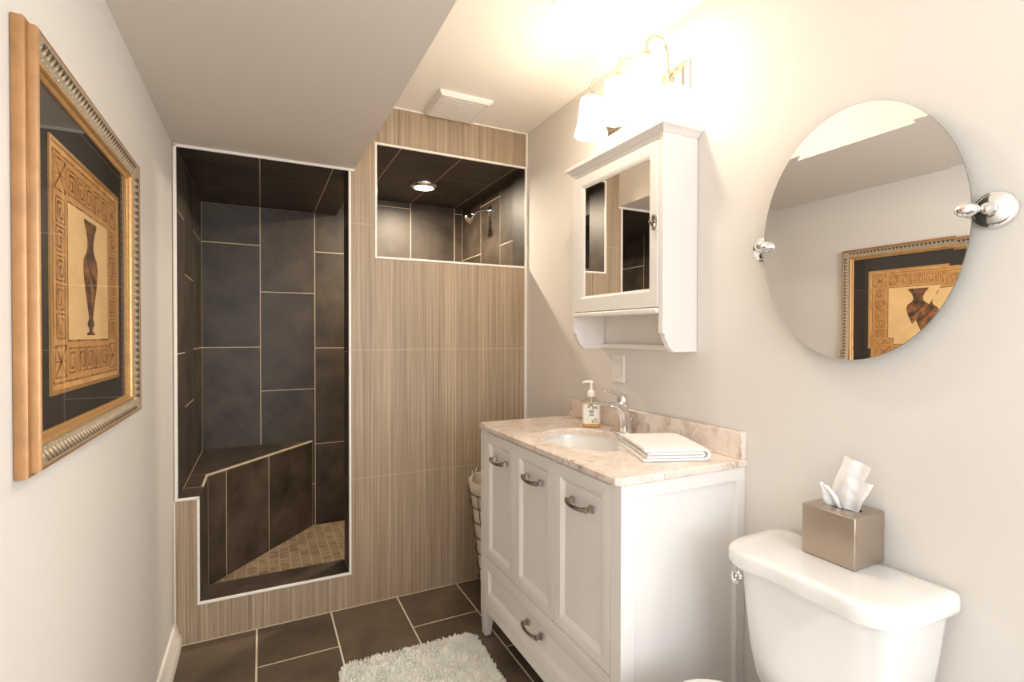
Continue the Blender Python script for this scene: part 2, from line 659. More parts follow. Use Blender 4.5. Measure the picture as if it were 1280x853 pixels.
# floor
mb = MB()
mb.box(XL - 0.1, XR + 0.1, YR - 0.1, YB, -0.1, -0.0015, 1)
cols = []
for i, (a, b) in enumerate([(-0.326, -0.02), (-0.02, 0.286), (0.286, 0.592), (0.592, 0.898), (0.898, 1.204), (1.204, 1.51)]):
    s = 2.17 if i % 2 == 1 else 1.865
    vs = [s + 0.611 * k for k in range(-8, 3)]
    cols.append((a, b, vs))
tiled(mb, lambda u, v, w: (u, v, w - 0.0014), [R(XL, XR, YR, YB)], cols, gap=0.007, h=0.0010, edge=0.006)
struct(mb, 'floor', [FLOOR_TILE, FLOOR_GROUT])

# painted walls
mb = MB()
mb.box(XL - 0.1, XL, YR - 0.1, YP, -0.1, ZC)
struct(mb, 'wall_left', PAINT)
mb = MB()
SY0, SY1, SZ0, SZ1 = -1.46, -0.34, 0.80, 2.0
for b_ in ((YR - 0.1, SY0, -0.1, ZC), (SY0, SY1, -0.1, SZ0), (SY0, SY1, SZ1, ZC), (SY1, 2.5, -0.1, ZC)):
    mb.box(XR, XR + 0.1, *b_)
struct(mb, 'wall_right', PAINT)
mb = MB()
WX0, WX1, WZ0, WZ1 = -0.10, 1.20, 0.78, 2.02
for b_ in ((XL, WX0, 0, ZC), (WX0, WX1, 0, WZ0), (WX0, WX1, WZ1, ZC), (WX1, XR, 0, ZC)):
    mb.box(b_[0], b_[1], YR - 0.1, YR, b_[2], b_[3])
struct(mb, 'wall_rear', PAINT)
mb = MB()
mb.box(XL - 0.1, XR + 0.1, YR - 0.1, 2.5, ZC, ZC + 0.1)
struct(mb, 'ceiling', CEIL)
mb = MB()
mb.prism([(XL, YR), (0.414, YR), (0.409, 1.7), (XB - 0.001, YB), (XL, YB)], lambda a, b, w: (a, b, w), ZB, ZC)
struct(mb, 'ceiling_bulkhead', BULK)

# tiled partition in front of the shower
mb = MB()
for x0, x1, z0, z1 in ((XL, OPR, -0.1, OPB), (XL, STX, OPB, STZ), (XL, OPL, STZ, OPT), (OPR, WNL, -0.1, ZC), (WNL, XR, -0.1, WNB),
                       (WNL, XR, WNT, ZC), (WNR, XR, WNB, WNT), (XL, OPR, OPT, ZC)):
    mb.box(x0, x1, YB, YP, z0, z1, 1)
rows = [0, 0.603, 1.21, 1.805, 2.41]
scols = [(-0.326 + 0.0, -0.02, rows)] + [(-0.02 + 0.3055 * k, -0.02 + 0.3055 * (k + 1), rows) for k in range(5)]
regs = [R(XL, OPR, 0, OPB), R(XL, STX, OPB, STZ), R(OPR, WNL, 0, ZC), R(WNL, WNR - 0.002, 0, WNB), R(WNL, XR, WNT, ZC), R(XL, OPL, STZ, ZB)]
tiled(mb, lambda u, v, w: (u, YB - 0.0002 - w, v), regs, scols, gap=0.003, h=0.0015, mt=0, mg=2, grout=True)
# dark tile on the sill and the right reveal
tiled(mb, lambda u, v, w: (u, v, OPB + 0.0002 + w), [R(STX, OPR, YB, YP)], [(STX - 0.1, OPR + 0.1, [YB - 0.1, YP + 0.1])], mt=3, mg=2)
tiled(mb, lambda u, v, w: (OPR - 0.0002 - w, u, v), [R(YB, YP, OPB, OPT)], [(YB - 0.1, YP + 0.1, [OPB, 0.59, 1.2, 1.81, 2.2])], mt=3, mg=2)
tiled(mb, lambda u, v, w: (STX + 0.0002 + w, u, v), [R(YB, YP, OPB, STZ)], [(YB - 0.1, YP + 0.1, [0.0, 0.7])], mt=3, mg=2)
for z0, z1 in ((0, WNB), (WNB, WNT)):
    mb.add([(WNR - 0.002, YB - 0.0012, z0), (XR, YB - 0.0012, z0), (XR, YB - 0.0012, z1), (WNR - 0.002, YB - 0.0012, z1)], [(0, 1, 2, 3)], 4)
one = [(YB - 0.1, YP + 0.1, [0.0, 2.5])]
tiled(mb, lambda u, v, w: (WNR - 0.0002 - w, u, v), [R(YB + .004, YP, WNB, WNT)], one, mt=3, mg=2)
tiled(mb, lambda u, v, w: (WNL + 0.0002 + w, u, v), [R(YB + .004, YP, WNB, WNT)], one, mt=3, mg=2)
tiled(mb, lambda u, v, w: (u, v, WNB + 0.0002 + w), [R(WNL, WNR, YB + .004, YP)], [(0.4, 0.9, [2.3, 2.8]), (0.9, 1.4, [2.3, 2.8])], mt=3, mg=2)
tiled(mb, lambda u, v, w: (u, v, WNT - 0.0002 - w), [R(WNL, WNR, YB + .004, YP)], [(0.30, 0.616, [2.2, 2.9]), (0.616, 0.929, [2.2, 2.9]), (0.929, 1.245, [2.2, 2.9]), (1.245, 1.5, [2.2, 2.9])], mt=3, mg=1)
tiled(mb, lambda u, v, w: (u, v, OPT - 0.0002 - w), [R(OPL, OPR, YB + .004, YP)], [(-0.32, -0.002, [2.2, 3.1]), (-0.002, 0.305, [2.2, 2.79]), (0.305, 0.62, [2.2, 3.1])], mt=3, mg=1)
tiled(mb, lambda u, v, w: (u, v, STZ - 0.0006 + w), [R(OPL, STX + 0.003, YB + .004, YP)], [(-0.4, 0, [2.0, 2.9])], mt=3, mg=1)
struct(mb, 'wall_partition', [STRIATED, WHITE_GROUT, STRI_GROUT, DARK_TILE, PAINT])

# shower shell
mb = MB()
mb.box(XL - 0.1, OPL - 0.0, YP, YS + 0.1, -0.1, 2.3, 1)
mb.box(XL, OPL, YB + 0.01, YP, STZ, OPT, 1)
lc = [(2.13, 2.735, [-0.02, 0.59, 1.2, 1.80, 2.41]), (2.735, 3.048, [-0.3, 0.34, 0.95, 1.556, 2.16]), (3.048, 3.50, [-0.02, 0.59, 1.207, 1.818, 2.43])]
tiled(mb, lambda u, v, w: (OPL + 0.0002 + w, u, v), [R(YB + 0.006, YS, ZF, ZB + 0.002)], lc, edge=0.003)
struct(mb, 'wall_shower_left', [DARK_TILE, WHITE_GROUT])
mb = MB()
mb.box(XL, XR + 0.1, YS, YS + 0.1, -0.1, 2.3, 1)
A_ = [-0.02, 0.6, 1.206, 1.826, ZB + 0.0005, 2.44]
D_ = [-0.02, 0.58, 1.18, 1.795, 2.44]
B_ = [-0.3, 0.33, 0.937, 1.544, 2.152, 2.8]
C_ = [-0.03, 0.584, 1.198, 1.811, 2.42]
bc = [(-0.33, -0.002, A_), (-0.002, 0.309, B_[:4] + [ZB + 0.0005, 2.8]), (0.309, 0.62, C_), (0.62, 0.93, B_), (0.93, 1.249, D_), (1.249, 1.56, B_)]
tiled(mb, lambda u, v, w: (u, YS - 0.0002 - w, v), [R(OPL, XR, ZF, WNT + 0.002)], bc, edge=0.003)
struct(mb, 'wall_shower_back', [DARK_TILE, WHITE_GROUT])
mb = MB()
mb.box(XR, XR + 0.1, 2.5, YS + 0.1, -0.1, 2.3, 1)
rc = [(2.2, 2.813, [0.61, 1.22, 1.83, 2.44]), (2.813, 3.114, [0.3, 0.91, 1.52, 2.13, 2.6]), (3.114, 3.7, [0.6, 1.21, 1.82, 2.43])]
tiled(mb, lambda u, v, w: (XR - 0.0002 - w, u, v), [R(YP, YS, ZF, WNT + 0.002)], rc, edge=0.003)
struct(mb, 'wall_shower_right', [DARK_TILE, WHITE_GROUT])
mb = MB()
mb.box(XL, 0.442, YP, YS, ZB, 2.5, 1)
mb.box(0.442, XR, YP, YS, WNT, 2.5, 1)
cc = [(-0.32, -0.002, [2.2, 3.095, 3.8]), (-0.002, 0.305, [2.2, 2.79, 3.8]), (0.305, 0.62, [2.2, 3.1, 3.8])]
tiled(mb, lambda u, v, w: (u, v, ZB - 0.0002 - w), [R(OPL, 0.442, YP, YS)], cc, edge=0.003)
hc = [(0.30, 0.616, [2.2, 2.815, 3.43, 3.9]), (0.616, 0.929, [2.2, 3.0, 3.8]), (0.929, 1.245, [2.2, 2.82, 3.43, 3.9]), (1.245, 1.5, [2.2, 3.13, 3.9])]
tiled(mb, lambda u, v, w: (u, v, WNT - 0.0002 - w), [R(0.4422, XR, YP, YS)], hc, edge=0.003)
tiled(mb, lambda u, v, w: (0.4422 + w, u, v), [R(YP, YS, ZB, WNT)], [(2.0, 3.0, [2, 3]), (3.0, 3.6, [2, 3])])
struct(mb, 'ceiling_shower', [DARK_TILE, WHITE_GROUT])
mb = MB()
mb.box(XL, XR + 0.1, YP, YS, -0.1, ZF - 0.004, 1)
mc = []
k = 0
x = -0.33
while x < 1.32:
    mc.append((x, x + 0.052, [2.55 + 0.0235 * (k % 2) + 0.052 * j for j in range(19)]))
    x += 0.052
    k += 1
tiled(mb, lambda u, v, w: (u, v, ZF - 0.001 + w), [R(OPL, XR, YP, YS)], mc, gap=0.005, h=0.0005)
struct(mb, 'floor_shower', [MOSAIC, MOSAIC_GROUT])

# white edge trims round the openings
TW, TP = 0.010, 0.006
tn = [0]


def trim(*boxes, bevel=0.0025):
    tn[0] += 1
    m_ = MB()
    for b_ in boxes:
        m_.box(*b_)
    return struct(m_, 'trim_%d' % tn[0], WHITE_TRIM, bevel=bevel)


y0, y1 = YB - TP, YB + 0.004
trim((OPL - 0.007, OPL + 0.005, y0, y1, STZ - TW, OPT - 0.002))
trim((OPL - 0.007, OPR + 0.024, y0, y1, OPT - 0.0125, OPT - 0.0005))
trim((OPR - 0.003, OPR + 0.008, y0, y1, OPB - TW, OPT - 0.0125))
trim((STX - TW + 0.002, OPR - 0.003, y0, y1, OPB - TW, OPB + 0.002))
trim((STX - TW + 0.002, STX + 0.002, y0, y1, OPB + 0.002, STZ))
trim((OPL + 0.005, STX + 0.002, y0, y1, STZ - TW, STZ + 0.001))
trim((WNL - TW, WNR + TW, y0, y1, WNT - 0.002, WNT + 0.009))
trim((WNL - TW, WNR + TW, y0, y1, WNB - 0.009, WNB + 0.002))
trim((WNL - TW, WNL + 0.001, y0, y1, WNB + 0.002, WNT - 0.002))
trim((WNR - 0.003, WNR + 0.008, y0, y1, WNB + 0.002, WNT - 0.002))
trim((XR - 0.010, XR - 0.0005, y0, y1, WNT + 0.009, ZC - 0.002))
trim((XR - 0.017, XR - 0.007, y0, y1, 0.0, WNB - 0.009))
trim((XB + 0.001, XR - 0.011, y0 + 0.002, y1, ZC - 0.009, ZC - 0.0005))
trim((XL + 0.0005, XL + 0.006, y0 + 0.003, y1, 0.09, STZ - TW))
trim((OPR - 0.002, OPR - 0.0005, YB, YP, OPB, OPB + 0.005), bevel=0.0005)

# baseboard on the left wall
mb = MB()
prof = [(0, 0), (0.027, 0), (0.027, 0.03), (0.024, 0.045), (0.016, 0.06), (0.014, 0.075), (0.010, 0.09), (0.008, 0.098), (0, 0.10)]
mb.prism(prof, lambda a, b, w: (XL + a, w, b), YR + 0.02, YB - 0.004)
struct(mb, 'baseboard_left', WHITE_TRIM, smooth=35)

# made-up window, added to house the rear fill light
mb = MB()
fn = lambda u, v, w: (u, YR - 0.09 + w, v)
mb.rects(fn, [(WX0 + .002, WX1 - .002, WZ0 + .002, WZ1 - .002, 0), (WX0 + .002, WX1 - .002, WZ0 + .002, WZ1 - .002, 0.05), (WX0 + .05, WX1 - .05, WZ0 + .05, WZ1 - .05, 0.05), (WX0 + .05, WX1 - .05, WZ0 + .05, WZ1 - .05, 0.0)], False, False)
mb.box(0.53, 0.57, YR - 0.085, YR - 0.045, WZ0 + .05, WZ1 - .05)
wn = struct(mb, 'added_window_1', WHITE_TRIM)
mb = MB()
mb.box(WX0 + .05, WX1 - .05, YR - 0.068, YR - 0.064, WZ0 + .05, WZ1 - .05)
mb.build('added_window_pane', ADDED_PANE_GLASS, wn)

mb = MB()
fn = lambda u, v, w: (XR + 0.09 - w, u, v)
mb.rects(fn, [(SY0 + .002, SY1 - .002, SZ0 + .002, SZ1 - .002, 0), (SY0 + .002, SY1 - .002, SZ0 + .002, SZ1 - .002, 0.05), (SY0 + .05, SY1 - .05, SZ0 + .05, SZ1 - .05, 0.05), (SY0 + .05, SY1 - .05, SZ0 + .05, SZ1 - .05, 0.0)], False, False)
mb.box(XR + 0.045, XR + 0.085, SY0 + .05, SY1 - .05, 1.38, 1.42)
wn = struct(mb, 'added_window_2', WHITE_TRIM)  # unseen window added to carry the side fill light
mb = MB()
mb.box(XR + 0.064, XR + 0.068, SY0 + .05, SY1 - .05, SZ0 + .05, SZ1 - .05)
mb.build('added_window_pane', ADDED_PANE_GLASS, wn)

# ------------------------------------------------------------------ shower bench
BA, BBk = (STX, 2.83), (0.292, YS - 0.003)     # front corner, far end of the slanted face
t = thing('shower_bench', 'dark tiled corner bench with slanted front in the shower alcove', 'bench', (-0.2, 3.1, ZF))
mb = MB()
poly = [(OPL + .003, YP + .002), (STX, YP + .002), BA, BBk, (OPL + .003, YS - .003)]
mb.prism(poly, lambda a, b, w: (a, b, w), ZF + 0.001, STZ - 0.004, 1)
d = Vector((BBk[0] - BA[0], BBk[1] - BA[1]))
L = d.length
d.normalize()
nrm = Vector((d.y, -d.x))
fnf = lambda u, v, w: (BA[0] + d.x * u + nrm.x * (w + 0.0004), BA[1] + d.y * u + nrm.y * (w + 0.0004), v)
tiled(mb, fnf, [R(0, L, ZF + 0.002, STZ - 0.006)], [(-0.2, 0.115, [0, 1]), (0.115, 0.42, [0, 1]), (0.42, 1.1, [0, 1])], edge=0.003)
tiled(mb, lambda u, v, w: (STX + 0.0004 + w, u, v), [R(YP + 0.002, BA[1], ZF + 0.002, STZ - 0.006)], [(2.3, 2.72, [0, 1]), (2.72, 3, [0, 1])])
mb.build('bench_front', [DARK_TILE, WHITE_GROUT], t)
mb = MB()
# top slab in tiles with a light edge
top_poly = [(OPL + .003, YP + .002), (STX + .003, YP + .002), (BA[0] + .003, BA[1] - .002), BBk, (OPL + .003, YS - .003)]
mb.prism(top_poly, lambda a, b, w: (a, b, w), STZ - 0.004, STZ, 1)
r1 = [(OPL + .003, YP + .002), (STX - .003, YP + .002), (BA[0] - .003, BA[1] + .003), (BA[0] - .003, 2.84), (OPL + .003, 2.84)]
r2_ = [(OPL + .003, 2.84), (BA[0] + .002, 2.84), (BBk[0] - .008, YS - .003), (OPL + .003, YS - .003)]
tiled(mb, lambda u, v, w: (u, v, STZ + 0.0002 + w), [r1[:2] + [(BA[0] - .003, 2.84), (OPL + .003, 2.84)], r2_], [(-0.4, 1.0, [2.0, 3.7])], grout=False, edge=0.0035)
mb.build('bench_seat', [DARK_TILE, WHITE_GROUT], t)

# ------------------------------------------------------------------ shower light, shower head, fan, ceiling light


def downlight(name, label, x, y, z, r, power, trim_mat, col=WARM):
    t = thing(name, label, 'ceiling light', (x, y, z))
    m_ = MB()
    m_.lathe([(r, 0), (r, 0.006), (r * 0.93, 0.016), (r * 0.78, 0.022), (r * 0.70, 0.020), (r * 0.69, 0.008), (r * 0.69, 0)], (x, y, z - 0.0003), (0, 0, -1), 48)
    m_.build('trim_ring', trim_mat, t, smooth=40)
    m_ = MB()
    m_.lathe([(r * 0.685, 0.004), (r * 0.68, 0.016), (r * 0.5, 0.021), (r * 0.2, 0.023), (0, 0.0235)], (x, y, z), (0, 0, -1), 40)
    m_.build('diffuser', DIFFUSER, t, smooth=60)
    l_ = add_light(name + '_lamp', 'AREA', (x, y, z - 0.03), power, col, shape='DISK', size=r * 1.3)
    return t


downlight('recessed_light', 'chrome rimmed recessed light in the dark tiled shower ceiling', 0.885, 2.99, WNT - 0.0014, 0.084, P_SHOWER, CHROME)
downlight('recessed_light', 'white recessed light in the plain ceiling, cut by the top edge of the photo', 0.89, 1.37, ZC, 0.078, P_DOWN, WHITE_TRIM)

t = thing('shower_fixture', 'small chrome shower head on a bent arm above the tiled half wall', 'shower head', (XR - 0.002, 2.958, 2.07))
mb = MB()
mb.lathe([(0.031, 0.0), (0.031, 0.003), (0.026, 0.008), (0.014, 0.012), (0.012, 0.02), (0.0, 0.02)], (XR - 0.0018, 2.958, 2.07), (-1, 0, 0), 28)
mb.build('flange', CHROME, t, smooth=40)
mb = MB()
pts = []
for a, b in ((1.300, 2.070), (1.275, 2.072), (1.25, 2.070), (1.232, 2.063), (1.215, 2.052), (1.200, 2.040)):
    pts.append((a, 2.958 + (1.3 - a) * 0.1, b))
mb.tube(pts, 0.0085, 14)
mb.build('shower_arm', CHROME, t, smooth=60)
mb = MB()
ax = Vector((-0.72, 0.06, -0.69)).normalized()
mb.lathe([(0.010, -0.002), (0.015, 0.004), (0.016, 0.014), (0.012, 0.02), (0.013, 0.026), (0.020, 0.036), (0.029, 0.052), (0.031, 0.060), (0.029, 0.064), (0.0, 0.062)], Vector((1.205, 2.967, 2.045)), ax, 28)
mb.build('spray_head', CHROME, t, smooth=40)

t = thing('exhaust_fan', 'white slatted exhaust fan cover on the ceiling above the tiled wall', 'vent', (0.855, 2.318, ZC))
mb = MB()
vx0, vx1, vy0, vy1 = 0.735, 0.972, 2.200, 2.436
zb = ZC - 0.022
fnv = lambda u, v, w: (u, v, w)
mb.rects(fnv, [(vx0 - .012, vx1 + .012, vy0 - .012, vy1 + .012, ZC - .0005), (vx0 - .012, vx1 + .012, vy0 - .012, vy1 + .012, ZC - .008), (vx0, vx1, vy0, vy1, zb), (vx0 + .016, vx1 - .016, vy0 + .016, vy1 - .016, zb), (vx0 + .016, vx1 - .016, vy0 + .016, vy1 - .016, ZC - .004)], False, True)
mb.build('cover', PLASTIC, t, bevel=0.003)
mb = MB()
n = 12
for i in range(n):
    yy = vy0 + 0.018 + (vy1 - vy0 - 0.036) * (i + 0.5) / n
    mb.box(vx0 + .015, vx1 - .015, yy - 0.0052, yy + 0.0052, zb - 0.0004, zb + 0.006)
mb.build('louvres', PLASTIC, t)

# ------------------------------------------------------------------ vanity light
t = thing('vanity_light', 'three lamp chrome vanity light with white bell shades above the mirrored cabinet', 'light fixture', (XR, 1.512, 2.168))
mb = MB()
fn = lambda u, v, w: (XR - 0.0006 - w, u, v)
mb.rects(fn, [(1.280, 1.744, 2.114, 2.222, 0), (1.280, 1.744, 2.114, 2.222, 0.006), (1.290, 1.734, 2.124, 2.212, 0.010), (1.298, 1.726, 2.132, 2.204, 0.010), (1.304, 1.720, 2.138, 2.198, 0.020), (1.314, 1.710, 2.146, 2.190, 0.022)])
mb.build('backplate', NICKEL, t, bevel=0.001)
SX = 1.178
for yy in (1.357, 1.512, 1.675):
    m_ = MB()
    m_.lathe([(0.020, 0), (0.020, 0.004), (0.012, 0.010), (0.009, 0.014), (0, 0.014)], (XR - 0.022, yy, 2.168), (-1, 0, 0), 24)
    pts = [(1.286, yy, 2.150), (1.280, yy, 2.17)]
    pts += [(1.279, yy, 2.20), (1.278, yy, 2.23), (1.276, yy, 2.255)]
    cx, cz, rad = 1.228, 2.262, 0.049
    for k in range(0, 19):
        a = radians(0 + 180 * k / 18)
        pts.append((cx + rad * cos(a), yy, cz + rad * 1.05 * sin(a)))
    pts += [(1.179, yy, 2.245)]
    m_.tube(pts, 0.0055, 12)
    arm = m_.build('arm', NICKEL, t, smooth=50)
    m_ = MB()
    m_.lathe([(0.007, 0.030), (0.012, 0.024), (0.016, 0.014), (0.026, 0.006), (0.036, 0.0), (0.038, -0.006), (0.034, -0.008), (0.0, -0.006)], (SX, yy, 2.226), (0, 0, 1), 28)
    m_.build('socket_cap', NICKEL, arm, smooth=40)
    m_ = MB()
    pr = [(0.030, 0.0), (0.040, -0.004), (0.044, -0.018), (0.047, -0.05), (0.051, -0.085), (0.057, -0.115), (0.064, -0.140), (0.066, -0.146),
          (0.062, -0.146), (0.054, -0.115), (0.048, -0.085), (0.043, -0.05), (0.040, -0.018), (0.0, -0.008)]
    m_.lathe(pr, (SX, yy, 2.222), (0, 0, 1), 36, cap0=False)
    m_.build('shade', OPAL, t, smooth=50)

# ------------------------------------------------------------------ mirrored wall cabinet
CX, CY0, CY1 = 1.158, 1.247, 1.776      # front, near side, far side
t = thing('medicine_cabinet', 'white wooden wall cabinet with mirrored door hung below the vanity light', 'cabinet', (XR, 1.51, 1.226))
side = [(1.3085, 1.226), (1.204, 1.226), (1.199, 1.232), (1.192, 1.238), (1.186, 1.240), (1.183, 1.248), (1.178, 1.258), (1.171, 1.268), (1.168, 1.276), (1.168, 1.284), (CX, 1.289), (CX, 1.936), (1.3085, 1.936)]
for ya, yb in ((CY0, CY0 + 0.02), (CY1 - 0.02, CY1)):
    mb = MB()
    mb.prism(side, lambda a, b, w: (a, w, b), ya, yb)
    mb.build('side_panel', CAB_WHITE, t, bevel=0.0015)
mb = MB()
mb.box(CX + 0.012, 1.3085, CY0 + .02, CY1 - .02, 1.360, 1.376)
mb.box(CX + 0.004, 1.3085, CY0 + .02, CY1 - .02, 1.922, 1.936)
mb.box(1.300, 1.3085, CY0 + .02, CY1 - .02, 1.376, 1.922)
mb.box(CX + 0.02, CX + 0.024, CY0 + .02, CY1 - .02, 1.376, 1.922)
mb.build('carcass', CAB_WHITE, t)
mb = MB()
mb.box(CX - 0.008, CX + 0.03, CY0 + .0205, CY1 - .0205, 1.353, 1.371)
mb.build('shelf', CAB_WHITE, t, bevel=0.005, bseg=3)
mb = MB()
mb.box(1.288, 1.3085, CY0 + .0205, CY1 - .0205, 1.227, 1.246)
mb.build('towel_rail', CAB_WHITE, t, bevel=0.002)
mb = MB()
crown = [(0, 0), (-0.006, 0.004), (-0.010, 0.010), (-0.018, 0.014), (-0.024, 0.017), (-0.024, 0.028), (-0.020, 0.031), (0, 0.031)]
xb = 1.3085
rings = []
for dx, dz in crown:
    rings.append([(CX + dx, CY0 + dx, 1.936 + dz), (xb, CY0 + dx, 1.936 + dz), (xb, CY1 - dx, 1.936 + dz), (CX + dx, CY1 - dx, 1.936 + dz)])
mb.loft(rings)
mb.build('crown', CAB_WHITE, t, smooth=30)
mb = MB()
fn = lambda u, v, w: (CX - w, u, v)
d0, d1, e0, e1 = CY0 + 0.0215, CY1 - 0.0215, 1.374, 1.917
mb.rects(fn, [(d0, d1, e0, e1, -0.016), (d0, d1, e0, e1, 0.003), (1.306, 1.714, 1.428, 1.880, 0.003), (1.316, 1.692, 1.437, 1.866, -0.005), (1.316, 1.692, 1.437, 1.866, -0.012)], True, False)
door = mb.build('door', CAB_WHITE, t, bevel=0.0015)
mb = MB()
mb.box(CX + 0.0062, CX + 0.0115, 1.3162, 1.6918, 1.4372, 1.8658)
mb.build('mirror_panel', MIRROR, door, label='mirror glass panel')
mb = MB()
ell = [[Vector((CX - 0.003 - w, 1.286 + a * cos(2 * pi * k / 24), 1.652 + b * sin(2 * pi * k / 24))) for k in range(24)] for a, b, w in ((0.014, 0.027, -0.001), (0.014, 0.027, 0.002), (0.011, 0.023, 0.004), (0.009, 0.020, 0.0025))]
mb.loft(ell)
mb.lathe([(0.005, 0), (0.004, 0.005), (0.006, 0.008), (0.0085, 0.011), (0.0085, 0.014), (0.005, 0.017), (0, 0.0175)], (CX - 0.005, 1.286, 1.652), (-1, 0, 0), 20)
mb.build('knob', PEWTER, door, smooth=40, label='pewter knob')

# ------------------------------------------------------------------ light switch
t = thing('light_switch', 'white rectangular light switch on the wall below the mirrored cabinet', 'switch', (XR, 1.662, 1.145))
mb = MB()
fn = lambda u, v, w: (XR - 0.0004 - w, u, v)
mb.rects(fn, [(1.623, 1.701, 1.088, 1.202, 0), (1.623, 1.701, 1.088, 1.202, 0.003), (1.627, 1.697, 1.092, 1.198, 0.006), (1.644, 1.680, 1.110, 1.180, 0.006), (1.644, 1.680, 1.110, 1.180, 0.003)], True, True)
mb.build('wall_plate', SWITCH, t)
mb = MB()
mb.rects(fn, [(1.6455, 1.6785, 1.1115, 1.1785, 0.0035), (1.6455, 1.6785, 1.1115, 1.1785, 0.007), (1.6485, 1.6755, 1.1145, 1.1755, 0.0082)])
mb.box(XR - 0.0094, XR - 0.008, 1.655, 1.669, 1.1185, 1.1205)
mb.build('rocker', SWITCH, t)

# ------------------------------------------------------------------ vanity cabinet
FX, VY0, VY1 = 0.842, 1.055, 2.000      # front, near side, far side
ZT = 0.8845
t = thing('vanity_cabinet', 'white bathroom vanity cabinet with three panelled doors over one wide drawer', 'cabinet', (1.07, 1.527, 0))
for (xa, xb_, ya, yb, sy) in ((FX, FX + .045, VY0, VY0 + .046, 1), (FX, FX + .045, VY1 - .052, VY1, -1), (1.272, 1.309, VY0, VY0 + .046, 1), (1.272, 1.309, VY1 - .052, VY1, -1)):
    m_ = MB()
    m_.box(xa, xb_, ya, yb, 0.118, ZT)
    # tapered foot
    if sy > 0:
        lo = [(xa + .006, ya + .004), (xb_ - .012, ya + .004), (xb_ - .012, yb - .016), (xa + .006, yb - .016)]
    else:
        lo = [(xa + .006, ya + .016), (xb_ - .012, ya + .016), (xb_ - .012, yb - .004), (xa + .006, yb - .004)]
    hi = [(xa, ya), (xb_, ya), (xb_, yb), (xa, yb)]
    m_.loft([[(x_, y_, 0.004) for x_, y_ in lo], [(x_, y_, 0.118) for x_, y_ in hi]])
    lg = m_.build('leg', CAB_WHITE, t, bevel=0.0015)
    m_ = MB()
    cx_, cy_ = (lo[0][0] + lo[1][0]) / 2, (lo[0][1] + lo[2][1]) / 2
    m_.lathe([(0.011, 0.0), (0.012, 0.002), (0.011, 0.0045), (0, 0.0045)], (cx_, cy_, 0), (0, 0, 1), 16)
    m_.build('glide', DARK, lg)
mb = MB()
mb.box(FX + .024, 1.30, VY0 + .046, VY1 - .05, 0.13, 0.145)
mb.box(FX + .026, FX + .030, VY0 + .046, VY1 - .05, 0.145, ZT - 0.02)
mb.box(1.296, 1.309, VY0 + .046, VY1 - .052, 0.13, ZT)
mb.box(FX + .004, FX + .03, VY0 + .046, VY1 - .052, 0.8765, ZT)
mb.build('carcass', CAB_WHITE, t)
for fnx, s_ in ((lambda u, v, w: (u, VY0 + w, v), 'near'), (lambda u, v, w: (u, VY1 - w, v), 'far')):
    m_ = MB()
    m_.rects(fnx, [(FX + .030, 1.285, 0.118, ZT, 0.028), (FX + .034, 1.2725, 0.118, ZT, 0.0006), (FX + .0345, 1.2725, 0.19, 0.847, 0.0006), (FX + .0350, 1.272, 0.192, 0.845, 0.016)], True, True)
    m_.build('side_panel', CAB_WHITE, t)
mb = MB()
rail = [(VY0 + .0465, 0.158), (VY0 + .0465, 0.122), (VY1 - .0525, 0.122), (VY1 - .0525, 0.158)]
mb.prism(rail, lambda a, b, w: (w, a, b), FX + 0.001, FX + 0.02)
mb.build('bottom_rail', CAB_WHITE, t, bevel=0.0015)


def pull(yc, zc, parent):
    m_ = MB()
    half = 0.050
    x0 = FX - 0.0005
    pts, rs = [], []
    for k in range(17):
        s = -1 + 2 * k / 16
        bow = 0.022 + 0.008 * (1 - s * s)
        pts.append((x0 - bow, yc + half * s, zc - 0.004 * (1 - s * s)))
        rs.append(0.0062 + 0.001 * abs(s))
    m_.tube(pts, rs, 10, flat=0.85, upv=(1, 0, 0))
    for s in (-1, 1):
        yy = yc + s * half * 0.96
        m_.loft([[(x0 - w, yy + a * q[0], zc + a * q[1]) for q in ((-1, -1.2), (1, -1.2), (1, 1.2), (-1, 1.2))] for a, w in ((0.0085, -0.0005), (0.0085, 0.003), (0.0055, 0.008), (0.0055, 0.018), (0.007, 0.024))])
    return m_.build('handle', PEWTER, parent, smooth=40, label='curved pewter bar handle')


fn = lambda u, v, w: (FX - w, u, v)
ZD0, ZD1 = 0.357, 0.8755


def shaker(name, u0, u1, v0, v1, mu, mlo, mhi):
    m_ = MB()
    a0, a1, b0, b1 = u0 + mu, u1 - mu, v0 + mlo, v1 - mhi
    m_.rects(fn, [(u0, u1, v0, v1, -0.019), (u0, u1, v0, v1, 0.0), (a0, a1, b0, b1, 0.0), (a0 + .006, a1 - .006, b0 + .006, b1 - .006, -0.004), (a0 + .016, a1 - .016, b0 + .016, b1 - .016, -0.010), (a0 + .018, a1 - .018, b0 + .018, b1 - .018, -0.0085)])
    return m_.build(name, CAB_WHITE, t, bevel=0.001)


for (u0, u1) in ((1.1035, 1.3925), (1.3960, 1.6745), (1.6780, 1.9460)):
    dd = shaker('door', u0, u1, ZD0, ZD1, 0.036, 0.036, 0.038)
    pull((u0 + u1) / 2 - 0.012, 0.785, dd)
dw = shaker('drawer', 1.1035, 1.9460, 0.160, 0.3535, 0.024, 0.044, 0.050)
pull(1.521, 0.268, dw)

